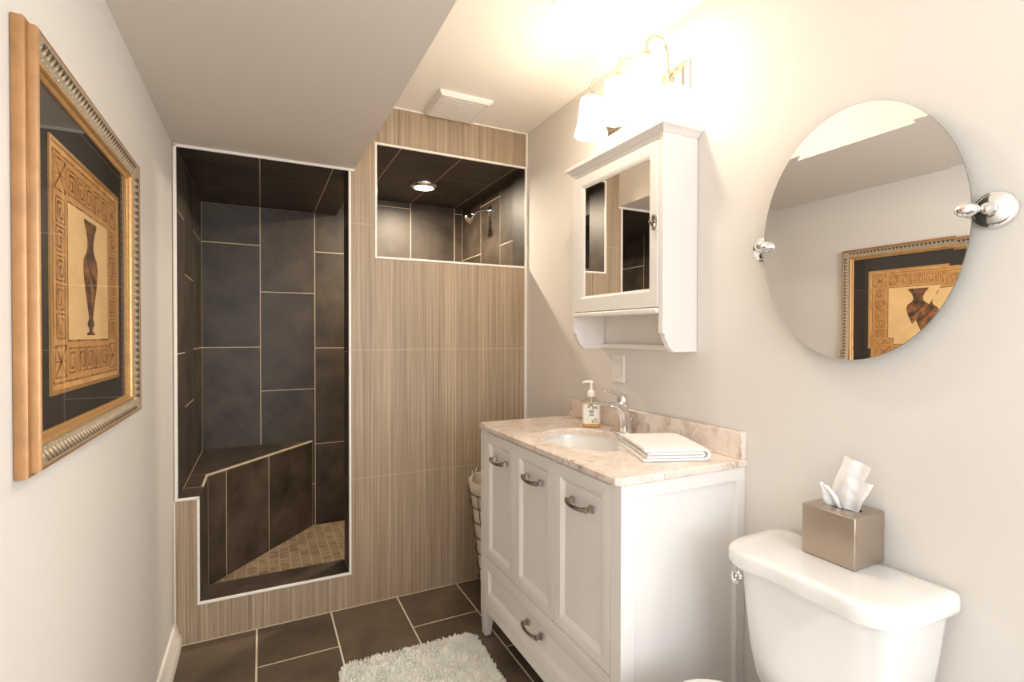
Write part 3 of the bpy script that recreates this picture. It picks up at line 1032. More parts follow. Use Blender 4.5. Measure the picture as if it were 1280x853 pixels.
# countertop with an oval cut-out
CTX0, CTX1, CTY0, CTY1, CT0, CT1 = 0.830, 1.309, 1.047, 2.006, 0.885, 0.908
SKX, SKY, SKA, SKB = 1.058, 1.515, 0.152, 0.205
t = thing('countertop', 'rose and cream marble vanity top with low backsplash and oval basin cut-out', 'countertop', (1.07, 1.527, CT0))
ch = 0.020
outl = [(CTX0, CTY0 + ch), (CTX0 + ch, CTY0), (CTX1, CTY0), (CTX1, CTY1), (CTX0 + ch, CTY1), (CTX0, CTY1 - ch)]


def ray_poly(a):
    dx, dy = cos(a), sin(a)
    best = None
    for i in range(len(outl)):
        p, q = outl[i], outl[(i + 1) % len(outl)]
        ex, ey = q[0] - p[0], q[1] - p[1]
        den = dx * ey - dy * ex
        if abs(den) < 1e-9:
            continue
        tt = ((p[0] - SKX) * ey - (p[1] - SKY) * ex) / den
        ss = ((p[0] - SKX) * dy - (p[1] - SKY) * dx) / den
        if tt > 0 and -1e-6 <= ss <= 1 + 1e-6 and (best is None or tt < best):
            best = tt
    return (SKX + dx * best, SKY + dy * best)


angs = sorted([2 * pi * k / 72 for k in range(72)] + [math.atan2(p[1] - SKY, p[0] - SKX) % (2 * pi) for p in outl])
outer = [ray_poly(a) for a in angs]
inner = [(SKX + SKA * SKB / sqrt((SKB * cos(a)) ** 2 + (SKA * sin(a)) ** 2) * cos(a), SKY + SKA * SKB / sqrt((SKB * cos(a)) ** 2 + (SKA * sin(a)) ** 2) * sin(a)) for a in angs]


def shrink(pts, e):
    out = []
    for (x_, y_) in pts:
        out.append((min(max(x_, CTX0 + e), CTX1 - 0.0), min(max(y_, CTY0 + e), CTY1 - e)))
    return out


inner_t = [(SKX + (x_ - SKX) * 1.025, SKY + (y_ - SKY) * 1.02) for x_, y_ in inner]
mb = MB()
o3 = shrink(outer, 0.004)
mb.loft([[(x_, y_, CT0) for x_, y_ in inner], [(x_, y_, CT0) for x_, y_ in o3], [(x_, y_, CT0 + 0.004) for x_, y_ in outer], [(x_, y_, CT1 - 0.005) for x_, y_ in outer], [(x_, y_, CT1) for x_, y_ in shrink(outer, 0.005)],
         [(x_, y_, CT1) for x_, y_ in inner_t], [(x_, y_, CT1 - 0.004) for x_, y_ in inner], [(x_, y_, CT0) for x_, y_ in inner]], False, False)
mb.build('slab', MARBLE, t, smooth=35)
mb = MB()
mb.box(1.2875, 1.309, CTY0 + .003, CTY1 - .001, CT1 + 0.0004, 0.990)
mb.build('backsplash', MARBLE, t, bevel=0.002)

# basin
t = thing('sink_basin', 'white oval undermount basin set in the marble vanity top', 'sink', (SKX, SKY, CT0 - 0.15))
mb = MB()
rings = []
for s, z in ((1.10, 0.0), (1.10, -0.012), (1.0, -0.06), (0.8, -0.115), (0.45, -0.148), (0.12, -0.155)):
    rings.append([(SKX + SKA * s * cos(2 * pi * k / 48), SKY + SKB * s * sin(2 * pi * k / 48), CT0 - 0.0005 + z) for k in range(48)])
inn = []
for s, z in ((0.10, -0.147), (0.42, -0.140), (0.75, -0.108), (0.94, -0.058), (1.02, -0.012), (1.03, 0.0)):
    inn.append([(SKX + SKA * s * cos(2 * pi * k / 48), SKY + SKB * s * sin(2 * pi * k / 48), CT0 - 0.0005 + z) for k in range(48)])
mb.loft(rings + inn + [rings[0]], False, False)
mb.build('bowl', PORCELAIN, t, smooth=50)
mb = MB()
mb.lathe([(0.024, 0), (0.024, 0.003), (0.018, 0.005), (0.016, 0.003), (0, 0.003)], (SKX, SKY, CT0 - 0.148), (0, 0, 1), 24)
mb.build('drain', CHROME, t, smooth=40)

# ------------------------------------------------------------------ faucet
FYC = 1.535
t = thing('faucet', 'chrome single lever faucet standing behind the oval basin', 'faucet', (1.235, FYC, CT1))
mb = MB()
pl_ = [[(1.236 + sx * a, FYC + sy * b, CT1 + z) for sx, sy in [(cos(2 * pi * k / 36), sin(2 * pi * k / 36)) for k in range(36)]] for a, b, z in ((0.030, 0.078, 0.0003), (0.030, 0.078, 0.003), (0.026, 0.073, 0.006))]
mb.loft(pl_)
mb.build('escutcheon', CHROME, t, smooth=40)
mb = MB()
# body and spout in one sweep: centre x,z, half thickness along the path normal, half width in y
path = [(1.243, 0.912, 0.026, 0.027), (1.243, 0.930, 0.024, 0.025), (1.242, 0.955, 0.023, 0.023), (1.238, 0.978, 0.024, 0.022), (1.226, 0.999, 0.024, 0.022), (1.206, 1.013, 0.019, 0.022), (1.180, 1.021, 0.013, 0.022), (1.150, 1.025, 0.009, 0.021), (1.120, 1.027, 0.007, 0.020), (1.095, 1.026, 0.006, 0.018), (1.083, 1.025, 0.004, 0.014)]
rings = []
for i, (x_, z_, ht, hw) in enumerate(path):
    a, b = path[max(i - 1, 0)], path[min(i + 1, len(path) - 1)]
    tx, tz = b[0] - a[0], b[1] - a[1]
    ln = math.hypot(tx, tz)
    nx, nz = -tz / ln, tx / ln
    if i == 0:
        nx, nz = -1, 0
    rings.append([(x_ + nx * ht * cos(2 * pi * k / 20), FYC + hw * sin(2 * pi * k / 20), z_ + nz * ht * cos(2 * pi * k / 20)) for k in range(20)])
mb.loft(rings)
mb.build('spout', CHROME, t, smooth=60)
mb = MB()
mb.lathe([(0.021, -0.012), (0.0215, 0.0), (0.019, 0.002), (0.0195, 0.004), (0.021, 0.008), (0.020, 0.022), (0.016, 0.034), (0.008, 0.040), (0, 0.041)], (1.232, FYC, 1.020), (-0.12, 0, 1), 28)
hp = [(1.226, 1.052, 0.011, 0.015), (1.205, 1.062, 0.010, 0.014), (1.185, 1.068, 0.0075, 0.012), (1.162, 1.072, 0.005, 0.010), (1.142, 1.075, 0.0035, 0.008), (1.136, 1.076, 0.002, 0.005)]
rings = [[(x_, FYC + hw * sin(2 * pi * k / 16), z_ + ht * cos(2 * pi * k / 16)) for k in range(16)] for x_, z_, ht, hw in hp]
mb.loft(rings)
mb.build('lever', CHROME, t, smooth=50)
mb = MB()
mb.tube([(1.262, FYC, 0.94), (1.266, FYC, 0.95), (1.270, FYC, 0.962)], 0.0022, 8)
mb.lathe([(0.0, 0.0), (0.005, 0.002), (0.006, 0.005), (0.004, 0.009), (0, 0.010)], (1.2705, FYC, 0.962), (0.2, 0, 1), 14)
mb.build('drain_rod', CHROME, t, smooth=40)

# ------------------------------------------------------------------ soap dispenser
SBX, SBY = 1.207, 1.708
t = thing('soap_dispenser', 'clear pump bottle of amber hand soap with a pale floral label beside the faucet', 'soap bottle', (SBX, SBY, CT1))


def rring(h, w, r, z, n=6):
    # bottle cross-section turned a little
    a = radians(-32)
    return [(SBX + px * cos(a) - py * sin(a), SBY + px * sin(a) + py * cos(a), CT1 + z) for px, py in rr(0, 0, h * .86, w * .86, r * .86, n)]


mb = MB()
mb.loft([rring(.038, .030, .012, .0005), rring(.041, .032, .014, .004), rring(.041, .032, .014, .092), rring(.040, .031, .016, .102), rring(.033, .027, .018, .112), rring(.020, .019, .018, .119), rring(.0135, .0135, .0135, .122), rring(.0135, .0135, .0135, .132)], True, False)
mb.build('bottle', BOTTLE_GLASS, t, smooth=50)
mb = MB()
mb.loft([rring(.036, .028, .011, .003), rring(.039, .030, .013, .006), rring(.039, .030, .013, .080)])
mb.build('liquid', SOAP_LIQ, t, smooth=50)
mb = MB()
# label wraps three sides of the bottle
for za, zb_, mi in ((.016, .094, 0),):
    ra = [p for p in rring(.0415, .0325, .0145, za)]
    rb = [p for p in rring(.0415, .0325, .0145, zb_)]
    mb.loft([ra, rb], False, False, 0)
a = radians(-32)


def lab(u, v, side):
    # side 0: broad face towards -y; side 1: narrow face towards -x
    px, py = (u * .86, -.0329 * .86 - .0003) if side == 0 else (-.0419 * .86 - .0003, u * .86)
    return (SBX + px * cos(a) - py * sin(a), SBY + px * sin(a) + py * cos(a), CT1 + v)


rnd = random.Random(3)
for k in range(26):
    sd = 0 if k % 3 else 1
    u = rnd.uniform(-.026, .026) if sd == 0 else rnd.uniform(-.016, .016)
    v = rnd.choice([rnd.uniform(.020, .036), rnd.uniform(.076, .090)]) if sd == 0 else rnd.uniform(.022, .088)
    r_ = rnd.uniform(.003, .006)
    mb.add([lab(u + r_ * cos(2 * pi * q / 7), v + r_ * sin(2 * pi * q / 7), sd) for q in range(7)], [tuple(range(7))], rnd.choice([1, 2]))
for (u0, u1, v0) in ((-.012, .012, .066), (-.009, .009, .059), (-.011, .011, .050)):
    mb.add([lab(u0, v0, 0), lab(u1, v0, 0), lab(u1, v0 + .0035, 0), lab(u0, v0 + .0035, 0)], [(0, 1, 2, 3)], 3)
mb.build('paper_label', [LABEL_WHITE, LABEL_SAGE, LABEL_PEACH, LABEL_INK], t)
mb = MB()
mb.lathe([(.0155, .124), (.0155, .140), (.0145, .144), (.010, .147), (.0075, .150), (.0065, .152), (.0055, .170), (.0055, .178), (0, .178)], (SBX, SBY, CT1), (0, 0, 1), 24)
dirn = Vector((-0.88, 0.45, 0))
mb.lathe([(.0, .176), (.008, .176), (.0095, .180), (.0095, .186), (.007, .189), (0, .190)], (SBX, SBY, CT1), (0, 0, 1), 20)
p0 = Vector((SBX, SBY, CT1 + .184))
mb.tube([p0, p0 + dirn * .014, p0 + dirn * .028 + Vector((0, 0, -.001)), p0 + dirn * .036 + Vector((0, 0, -.005))], [.0055, .005, .004, .003], 12)
mb.tube([Vector((SBX, SBY, CT1 + .125)), Vector((SBX, SBY, CT1 + .02))], .0025, 8)
mb.build('pump', PLASTIC, t, smooth=40)

# ------------------------------------------------------------------ folded towel
t = thing('hand_towel', 'white hand towel folded into a flat pad on the marble vanity top', 'towel', (1.14, 1.24, CT1))
e1_ = Vector((0.36, 0.93)).normalized()
e2_ = Vector((0.93, -0.36)).normalized()
P0 = Vector((1.004, 1.155))


def ulayer(z0, z1, th, w0, w1, nseg=10):
    """U shaped fold seen end-on: opens to the left, closed on the right"""
    zc = (z0 + z1) / 2
    ro, ri = (z1 - z0) / 2, (z1 - z0) / 2 - th
    pts = [(w0, z0)]
    for k in range(nseg + 1):
        a = radians(-90 + 180 * k / nseg)
        pts.append((w1 - ro + ro * cos(a), zc + ro * sin(a)))
    pts.append((w0 + 0.004, z1))
    pts.append((w0 + 0.001, z1 - th / 2))
    pts.append((w0 + 0.003, z1 - th))
    for k in range(nseg + 1):
        a = radians(90 - 180 * k / nseg)
        pts.append((w1 - ro + max(ri, 0.0004) * cos(a), zc + max(ri, 0.0004) * sin(a)))
    pts.append((w0 + 0.002, z0 + th))
    pts.append((w0 - 0.001, z0 + th / 2))
    return pts


mb = MB()
for (z0, z1, th, w0, w1) in ((0.0012, 0.0420, 0.0094, 0.0, 0.204), (0.0118, 0.0314, 0.0088, 0.010, 0.187)):
    prof = ulayer(z0, z1, th, w0, w1)
    rings = []
    for k in range(15):
        s = 0.245 * k / 14
        ring = []
        for (w, z) in prof:
            edge = 1 - 0.10 * (abs(2 * k / 14 - 1)) ** 6
            nz = mnoise.noise(Vector((w * 14, s * 14, 3.1)))
            zz = 0.001 + (z - 0.001) * edge * (1 + 0.05 * nz * (z / 0.036))
            ww = w + 0.003 * mnoise.noise(Vector((s * 18, z * 30, 8.0)))
            p = P0 + e2_ * ww + e1_ * (s + 0.002 * mnoise.noise(Vector((w * 30, z * 60, 1))))
            ring.append((p.x, p.y, CT1 + zz))
        rings.append(ring)
    mb.loft(rings)
mb.build('folded_cloth', TOWEL, t, smooth=50, merge=False, bevel=0.0025, bseg=2)

# ------------------------------------------------------------------ oval mirror
MX, MY, MZ, MA, MBb = 1.2735, 0.737, 1.527, 0.2335, 0.3045
t = thing('oval_mirror', 'frameless oval mirror pivoting on two chrome wall brackets', 'mirror', (XR, MY, MZ))
mb = MB()


def ell_ring(a, b, x_, n=96):
    return [(x_, MY + a * cos(2 * pi * k / n), MZ + b * sin(2 * pi * k / n)) for k in range(n)]


bw = 0.022
mb.loft([ell_ring(MA, MBb, MX - 0.00025), ell_ring(MA - bw, MBb - bw, MX)], False, True, 0)
mb.loft([ell_ring(MA, MBb, MX - 0.00025), ell_ring(MA + 0.0003, MBb + 0.0003, MX + 0.0045), ell_ring(MA - 0.01, MBb - 0.01, MX + 0.0055)], False, True, 1)
mb.build('glass', [MIRROR, MIRROR_EDGE], t)
for sgn in (1, -1):
    yy = MY + sgn * 0.257
    m_ = MB()
    m_.lathe([(0.036, 0.0), (0.037, 0.003), (0.035, 0.006), (0.031, 0.0075), (0.031, 0.010), (0.027, 0.013), (0.018, 0.015), (0.012, 0.019), (0.0095, 0.025), (0.009, 0.032), (0, 0.033)], (XR - 0.0006, yy, MZ + 0.004), (-1, 0, 0), 40)
    rs = m_.build('rosette', CHROME, t, smooth=30)
    m_ = MB()
    base = Vector((1.280, yy, MZ + 0.004))
    m_.lathe([(0.0, -0.014), (0.008, -0.012), (0.0115, -0.006), (0.0125, 0.0), (0.0115, 0.006), (0.008, 0.012), (0, 0.014)], base, (-1, 0, 0), 24)
    inn_ = Vector((0, -sgn, 0))
    m_.tube([base, base + inn_ * 0.012 + Vector((-0.006, 0, 0)), base + inn_ * 0.020 + Vector((-0.012, 0, 0))], 0.005, 12)
    axf = (Vector((-0.35, -sgn, 0))).normalized()
    m_.lathe([(0.0, 0.0), (0.006, 0.002), (0.011, 0.008), (0.0145, 0.017), (0.0145, 0.024), (0.011, 0.033), (0.006, 0.038), (0, 0.040)], base + inn_ * 0.006 + Vector((-0.014, 0, 0)), axf, 28)
    m_.build('finial', CHROME, rs, smooth=40)

# ------------------------------------------------------------------ framed picture
PY0, PY1, PZ0, PZ1 = 0.973, 1.690, 1.068, 1.742
t = thing('framed_picture', 'gilt framed print of an antique vase hung on the left wall', 'picture', (XL, 1.33, 1.405))
fn = lambda u, v, w: (XL + 0.0006 + w, u, v)


def inset(d, w):
    return (PY0 + d, PY1 - d, PZ0 + d, PZ1 - d, w)


prof = [(0.0015, 0.0), (0.0, 0.002), (0.0, 0.0135), (0.0015, 0.0165), (0.006, 0.0175), (0.0075, 0.0185), (0.0075, 0.026), (0.009, 0.0285), (0.011, 0.0300), (0.014, 0.0285)]
mb = MB()
mb.rects(fn, [inset(d, w) for d, w in prof], False, False)
fr = mb.build('frame', GOLD, t, smooth=40)
mb = MB()
mb.rects(fn, [inset(d, w) for d, w in ((0.014, 0.0285), (0.022, 0.0245), (0.032, 0.0185), (0.040, 0.0145))], False, False)
sc_ = mb.build('carved_band', SILVERLEAF, fr, smooth=40)
mb = MB()
mb.rects(fn, [inset(d, w) for d, w in ((0.040, 0.0145), (0.0405, 0.0175), (0.043, 0.0190), (0.0465, 0.0190), (0.049, 0.0165), (0.0495, 0.0130), (0.053, 0.0120), (0.056, 0.0085), (0.056, 0.0040))], False, False)
mb.build('inner_bead', GOLD_EDGE, fr, smooth=40)
# raised leaf carving on the band
mb = MB()


def band_pt(side, s, dd, lift):
    # along each side s metres from its start; dd across the band 0..1
    di = 0.016 + 0.022 * dd
    w = 0.0277 - 0.0135 * dd + lift
    if side == 0:
        return fn(PY0 + s, PZ1 - di, w)
    if side == 1:
        return fn(PY0 + s, PZ0 + di, w)
    if side == 2:
        return fn(PY1 - di, PZ0 + s, w)
    return fn(PY0 + di, PZ0 + s, w)


for side, ln in ((0, PY1 - PY0), (1, PY1 - PY0), (2, PZ1 - PZ0), (3, PZ1 - PZ0)):
    n = int((ln - 0.08) / 0.017)
    st = (ln - 0.08) / n
    for k in range(n):
        s0 = 0.04 + st * k
        sm = s0 + st / 2
        a_, b_, c_, d_ = band_pt(side, s0 + .001, 0.05, .0004), band_pt(side, s0 + st - .001, 0.05, .0004), band_pt(side, sm, 0.62, .0004), band_pt(side, sm, 0.25, .0022)
        mb.add([a_, b_, c_, d_], [(0, 1, 3), (1, 2, 3), (2, 0, 3)], 0)
        a_, b_, c_, d_ = band_pt(side, sm - st * .42, 0.98, .0004), band_pt(side, sm + st * .42, 0.98, .0004), band_pt(side, sm, 0.70, .0004), band_pt(side, sm, 0.88, .0020)
        mb.add([a_, b_, c_, d_], [(0, 1, 3), (1, 2, 3), (2, 0, 3)], 1)
        a_, b_, c_, d_, e_ = band_pt(side, s0 - st * .18, 0.55, .0004), band_pt(side, s0, 0.30, .0004), band_pt(side, s0 + st * .18, 0.55, .0004), band_pt(side, s0, 0.80, .0004), band_pt(side, s0, 0.55, .0024)
        mb.add([a_, b_, c_, d_, e_], [(0, 1, 4), (1, 2, 4), (2, 3, 4), (3, 0, 4)], 1)
mb.build('leaf_carving', [ORN_DARK, ORN_LIGHT], fr)
mb = MB()
mb.rects(fn, [inset(0.052, 0.0015), inset(0.052, 0.0035)])
mb.build('mat_board', MATBOARD, t)
# print
AY0, AY1, AZ0, AZ1 = 1.103, 1.560, 1.176, 1.618
t2 = MB()
W_ = 0.0040


def flat(poly, w, mi):
    t2.add([fn(u, v, W_ + w) for u, v in poly], [tuple(range(len(poly)))], mi)


fl = 0.007
t2.rects(fn, [(AY0, AY1, AZ0, AZ1, 0.0036), (AY0, AY1, AZ0, AZ1, 0.0062), (AY0 + fl, AY1 - fl, AZ0 + fl, AZ1 - fl, 0.0062), (AY0 + fl, AY1 - fl, AZ0 + fl, AZ1 - fl, 0.0040)], True, False, mi=5)
iy0, iy1, iz0, iz1 = AY0 + fl, AY1 - fl, AZ0 + fl, AZ1 - fl
flat(R(iy0, iy1, iz0, iz1), 0.0, 0)
BWD = 0.074
flat(R(iy0 + .012, iy1 - .012, iz0 + .012, iz1 - .012), 0.0002, 1)
flat(R(iy0 + BWD + .012, iy1 - BWD - .012, iz0 + BWD + .012, iz1 - BWD - .012), 0.0004, 2)


def stroke(p, q, w=0.0035, mi=3, lvl=0.0006):
    dx, dy = q[0] - p[0], q[1] - p[1]
    ln = math.hypot(dx, dy)
    nx, ny = -dy / ln * w / 2, dx / ln * w / 2
    flat([(p[0] + nx, p[1] + ny), (p[0] - nx, p[1] - ny), (q[0] - nx, q[1] - ny), (q[0] + nx, q[1] + ny)], lvl, mi)


def frame_lines(a0, a1, b0, b1, w=0.0035):
    stroke((a0, b0), (a1, b0), w)
    stroke((a1, b0), (a1, b1), w)
    stroke((a1, b1), (a0, b1), w)
    stroke((a0, b1), (a0, b0), w)


def key_cell(u, v, s, kind):
    h = s / 2 * 0.84
    frame_lines(u - h, u + h, v - h, v + h, 0.0032)
    if kind == 'x':
        stroke((u - h, v - h), (u + h, v + h), 0.0045)
        stroke((u - h, v + h), (u + h, v - h), 0.0045)
        stroke((u - h, v), (u + h, v), 0.002)
        return
    g = h * 0.62
    seq = [(-g, -h), (-g, g), (g, g), (g, -g), (-g * .2, -g), (-g * .2, g * .25), (g * .35, g * .25)]
    if kind == 'r':
        seq = [(-a, b) for a, b in seq]
    for p, q in zip(seq[:-1], seq[1:]):
        stroke((u + p[0], v + p[1]), (u + q[0], v + q[1]), 0.005)


q0, q1, z0_, z1_ = iy0 + .012, iy1 - .012, iz0 + .012, iz1 - .012
frame_lines(q0, q1, z0_, z1_)
frame_lines(q0 + BWD, q1 - BWD, z0_ + BWD, z1_ - BWD)
nc = 5
stp = (q1 - q0 - 2 * BWD) / nc
stz = (z1_ - z0_ - 2 * BWD) / nc
for cu in (q0 + BWD / 2, q1 - BWD / 2):
    for cv in (z0_ + BWD / 2, z1_ - BWD / 2):
        key_cell(cu, cv, BWD * 0.9, 'x')
for k in range(nc):
    for cv in (z0_ + BWD / 2, z1_ - BWD / 2):
        key_cell(q0 + BWD + stp * (k + .5), cv, min(BWD * .88, stp), 'l' if k % 2 else 'r')
    for cu in (q0 + BWD / 2, q1 - BWD / 2):
        key_cell(cu, z0_ + BWD + stz * (k + .5), min(BWD * .88, stz), 'r' if k % 2 else 'l')
# slender vase silhouette
vu, vb = (AY0 + AY1) / 2 + 0.004, z0_ + BWD + 0.010
vh = z1_ - z0_ - 2 * BWD - 0.022
vp = [(0.030, 0.0), (0.030, 0.012), (0.014, 0.03), (0.014, 0.06), (0.026, 0.09), (0.020, 0.12), (0.014, 0.15), (0.030, 0.30), (0.046, 0.46), (0.052, 0.58), (0.048, 0.66), (0.030, 0.715), (0.022, 0.76), (0.022, 0.83), (0.030, 0.90), (0.044, 0.97), (0.046, 1.0)]
for (ra, za), (rb, zb_) in zip(vp[:-1], vp[1:]):
    mi = 6 if 0.30 <= za < 0.58 else 4
    flat([(vu - ra * .95, vb + za * vh), (vu + ra * .95, vb + za * vh), (vu + rb * .95, vb + zb_ * vh), (vu - rb * .95, vb + zb_ * vh)], 0.0007, mi)
for k in range(9):
    zz = 0.32 + 0.028 * k
    stroke((vu - 0.030, vb + zz * vh), (vu + 0.028, vb + (zz + 0.012) * vh), 0.002, 4, 0.0009)
t2.build('print', [PARCH, PARCH_BAND, PARCH_PALE, PARCH_LINE, VASE_DARK, GOLD_EDGE, VASE_RED], t, label='amber print of a vase with a key border')
mb = MB()
mb.rects(fn, [inset(0.0555, 0.0075), inset(0.0555, 0.0083)])
mb.build('glazing', PIC_GLASS, t)

# ------------------------------------------------------------------ toilet
TY = 0.716
t = thing('toilet', 'white two piece toilet with a chamfered tank lid beside the vanity', 'toilet', (0.95, TY, 0))


def smooth_poly(pts, r=0.012, n=4):
    out = []
    m = len(pts)
    for i in range(m):
        p0_, p1_, p2_ = Vector(pts[i - 1]), Vector(pts[i]), Vector(pts[(i + 1) % m])
        rr_ = r if len(pts[i]) == 2 else pts[i][2]
        p0_, p1_, p2_ = p0_.to_2d() if len(p0_) > 2 else p0_, p1_.to_2d() if len(p1_) > 2 else p1_, p2_.to_2d() if len(p2_) > 2 else p2_
        a_, b_ = (p0_ - p1_), (p2_ - p1_)
        q = min(rr_, a_.length * .45, b_.length * .45)
        s_, e_ = p1_ + a_.normalized() * q, p1_ + b_.normalized() * q
        for k in range(n + 1):
            u = k / n
            out.append(((1 - u) ** 2 * s_ + 2 * u * (1 - u) * p1_ + u * u * e_)[:])
    return out


lid = [(1.298, 0.934, .05), (1.120, 0.930, .02), (1.066, 0.912, .016), (1.038, 0.856, .02), (1.052, 0.780, .05), (1.047, 0.716, .05), (1.052, 0.652, .05), (1.046, 0.592, .03), (1.070, 0.545, .02), (1.118, 0.520, .02), (1.298, 0.517, .02)]
lidp = smooth_poly(lid)
cxl, cyl = 1.17, TY


def off(pts, e):
    out = []
    for x_, y_ in pts:
        dx, dy = x_ - cxl, y_ - cyl
        sx = max(0, 1 - e / max(abs(1.298 - cxl), 0.1))
        out.append((min(cxl + dx * (1 - e / 0.125), 1.298), cyl + dy * (1 - e / 0.205)))
    return out


mb = MB()
mb.loft([[(x_, y_, z) for x_, y_ in off(lidp, e)] for e, z in ((0.016, 0.711), (0.003, 0.711), (0.0005, 0.7135), (0.0, 0.720), (0.0005, 0.741), (0.003, 0.7475), (0.008, 0.7505), (0.03, 0.7515))])
mb.build('tank_lid', PORCELAIN, t, smooth=40)
mb = MB()


def tank_ring(z, x0, y0_, y1_):
    pts = [(1.290, y1_, .03), (1.10, y1_ - .002, .04), (x0 + .012, y1_ - .022, .03), (x0, y1_ - .06, .03), (x0 - .006, TY, .05), (x0, y0_ + .06, .03), (x0 + .012, y0_ + .022, .03), (1.10, y0_ + .002, .04), (1.290, y0_, .03)]
    return [(x_, y_, z) for x_, y_ in smooth_poly(pts)]


mb.loft([tank_ring(0.400, 1.115, 0.62, 0.812), tank_ring(0.412, 1.092, 0.598, 0.834), tank_ring(0.445, 1.080, 0.576, 0.856), tank_ring(0.50, 1.074, 0.560, 0.872), tank_ring(0.60, 1.070, 0.545, 0.887), tank_ring(0.7115, 1.066, 0.532, 0.900)])
mb.build('tank', PORCELAIN, t, smooth=40)
mb = MB()
c0 = Vector((1.089, 0.889, 0.672))
mb.lathe([(0.013, 0.0), (0.013, 0.004), (0.009, 0.007), (0.006, 0.012), (0.006, 0.020), (0, 0.020)], c0, (-0.75, 0.66, 0), 20)
tip = c0 + Vector((-0.75, 0.66, 0)) * 0.017
mb.tube([tip + Vector((0.004, 0.005, 0.002)), tip, tip + Vector((-0.014, -0.012, -0.002)), tip + Vector((-0.018, -0.020, -0.004)), tip + Vector((-0.019, -0.026, -0.005))], [0.005, 0.006, 0.006, 0.0065, 0.005], 12)
mb.build('flush_lever', CHROME, t, smooth=40)


def egg(cx, a_f, a_b, hw, n=40):
    out = []
    for k in range(n):
        th = 2 * pi * k / n
        ax_ = a_f if cos(th) < 0 else a_b
        out.append((cx + ax_ * cos(th), TY + hw * sin(th)))
    return out


mb = MB()
br = []
for z, cx_, af, ab, hw in ((0.0, 0.93, 0.17, 0.20, 0.105), (0.02, 0.93, 0.17, 0.20, 0.105), (0.06, 0.93, 0.15, 0.19, 0.090), (0.18, 0.90, 0.17, 0.20, 0.100), (0.28, 0.86, 0.25, 0.25, 0.150), (0.36, 0.85, 0.295, 0.26, 0.188), (0.392, 0.85, 0.30, 0.26, 0.193), (0.398, 0.85, 0.293, 0.255, 0.188), (0.398, 0.82, 0.22, 0.17, 0.125), (0.34, 0.82, 0.20, 0.15, 0.11), (0.26, 0.84, 0.08, 0.08, 0.05)):
    br.append([(x_, y_, z) for x_, y_ in egg(cx_, af, ab, hw)])
mb.loft(br)
mb.box(1.02, 1.27, TY - 0.10, TY + 0.10, 0.25, 0.397)
mb.build('bowl', PORCELAIN, t, smooth=50)
mb = MB()
so = egg(0.90, 0.343, 0.148, 0.188)
si = egg(0.82, 0.20, 0.15, 0.115)
mb.loft([[(x_, y_, 0.4005) for x_, y_ in si], [(x_, y_, 0.4005) for x_, y_ in so], [(x_, y_, 0.416) for x_, y_ in so], [(x_, y_, 0.422) for x_, y_ in egg(0.90, 0.335, 0.14, 0.18)], [(x_, y_, 0.422) for x_, y_ in si], [(x_, y_, 0.4005) for x_, y_ in si]], False, False)
mb.build('seat', PLASTIC, t, smooth=40)
mb = MB()
mb.loft([[(x_, y_, z) for x_, y_ in egg(0.90, 0.345 - e, 0.150 - e, 0.190 - e)] for e, z in ((0.004, 0.4225), (0.0, 0.425), (0.0, 0.442), (0.004, 0.448), (0.02, 0.451), (0.09, 0.454))])
for s in (-1, 1):
    mb.lathe([(0.011, 0), (0.011, 0.018), (0.008, 0.022), (0, 0.022)], (1.048, TY + s * 0.075, 0.4), (0, 0, 1), 16)
mb.build('seat_lid', PORCELAIN, t, smooth=40)

# ------------------------------------------------------------------ tissue box and tissue
TX0, TX1, TBY0, TBY1, TZ0, TZ1 = 1.187, 1.303, 0.670, 0.794, 0.7525, 0.872
t = thing('tissue_box', 'brushed metal cube tissue box cover on the toilet tank lid', 'tissue box', (1.245, 0.732, TZ0))
mb = MB()
mb.box(TX0, TX1, TBY0, TBY1, TZ0, TZ1 - 0.0015)
mb.build('cover', STEEL, t, bevel=0.002)
mb = MB()
oc = (1.245, 0.730)
n = 40
sq = rr(1.245, 0.732, 0.0565, 0.0605, 0.003, 9)
el = [(oc[0] + 0.022 * cos(2 * pi * (k + .5) / n + 0), oc[1] + 0.042 * sin(2 * pi * (k + .5) / n + 0)) for k in range(n)]
mb.loft([[(x_, y_, TZ1 - 0.0014) for x_, y_ in sq], [(x_, y_, TZ1) for x_, y_ in sq], [(x_, y_, TZ1) for x_, y_ in el], [(x_, y_, TZ1 - 0.0013) for x_, y_ in el]], False, False)
mb.loft([[(x_, y_, TZ1 - 0.0013) for x_, y_ in el]], True, False, 1)
mb.build('top_plate', [STEEL, DARK], t, smooth=30)

t = thing('tissue', 'white paper tissue pulled up out of the metal tissue box', 'tissue', (1.245, 0.727, TZ1))
mb = MB()
# outline in the sheet plane (s to the photo's right, h up), pleated, in two overlapping folds
def sheet(outline_l, outline_r, dep0, ph, amp, nu=26, nv=22):
    def at(ol, v):
        for (h0, s0), (h1, s1) in zip(ol[:-1], ol[1:]):
            if h0 <= v <= h1:
                return s0 + (s1 - s0) * (v - h0) / (h1 - h0)
        return ol[-1][1]
    rows_ = []
    for j in range(nv + 1):
        v = j / nv
        l_, r_ = at(outline_l, v), at(outline_r, v)
        row = []
        for i in range(nu + 1):
            u = i / nu
            s_ = l_ + (r_ - l_) * u
            q = mnoise.noise(Vector((s_ * 60, v * 4, ph)))
            dep = dep0 + amp * (0.4 + 0.6 * v) * sin(u * 9 + ph + 1.6 * v) + 0.0022 * q - 0.010 * v
            row.append((1.245 + dep, 0.727 - s_, TZ1 - 0.004 + v))
        rows_.append(row)
    return rows_


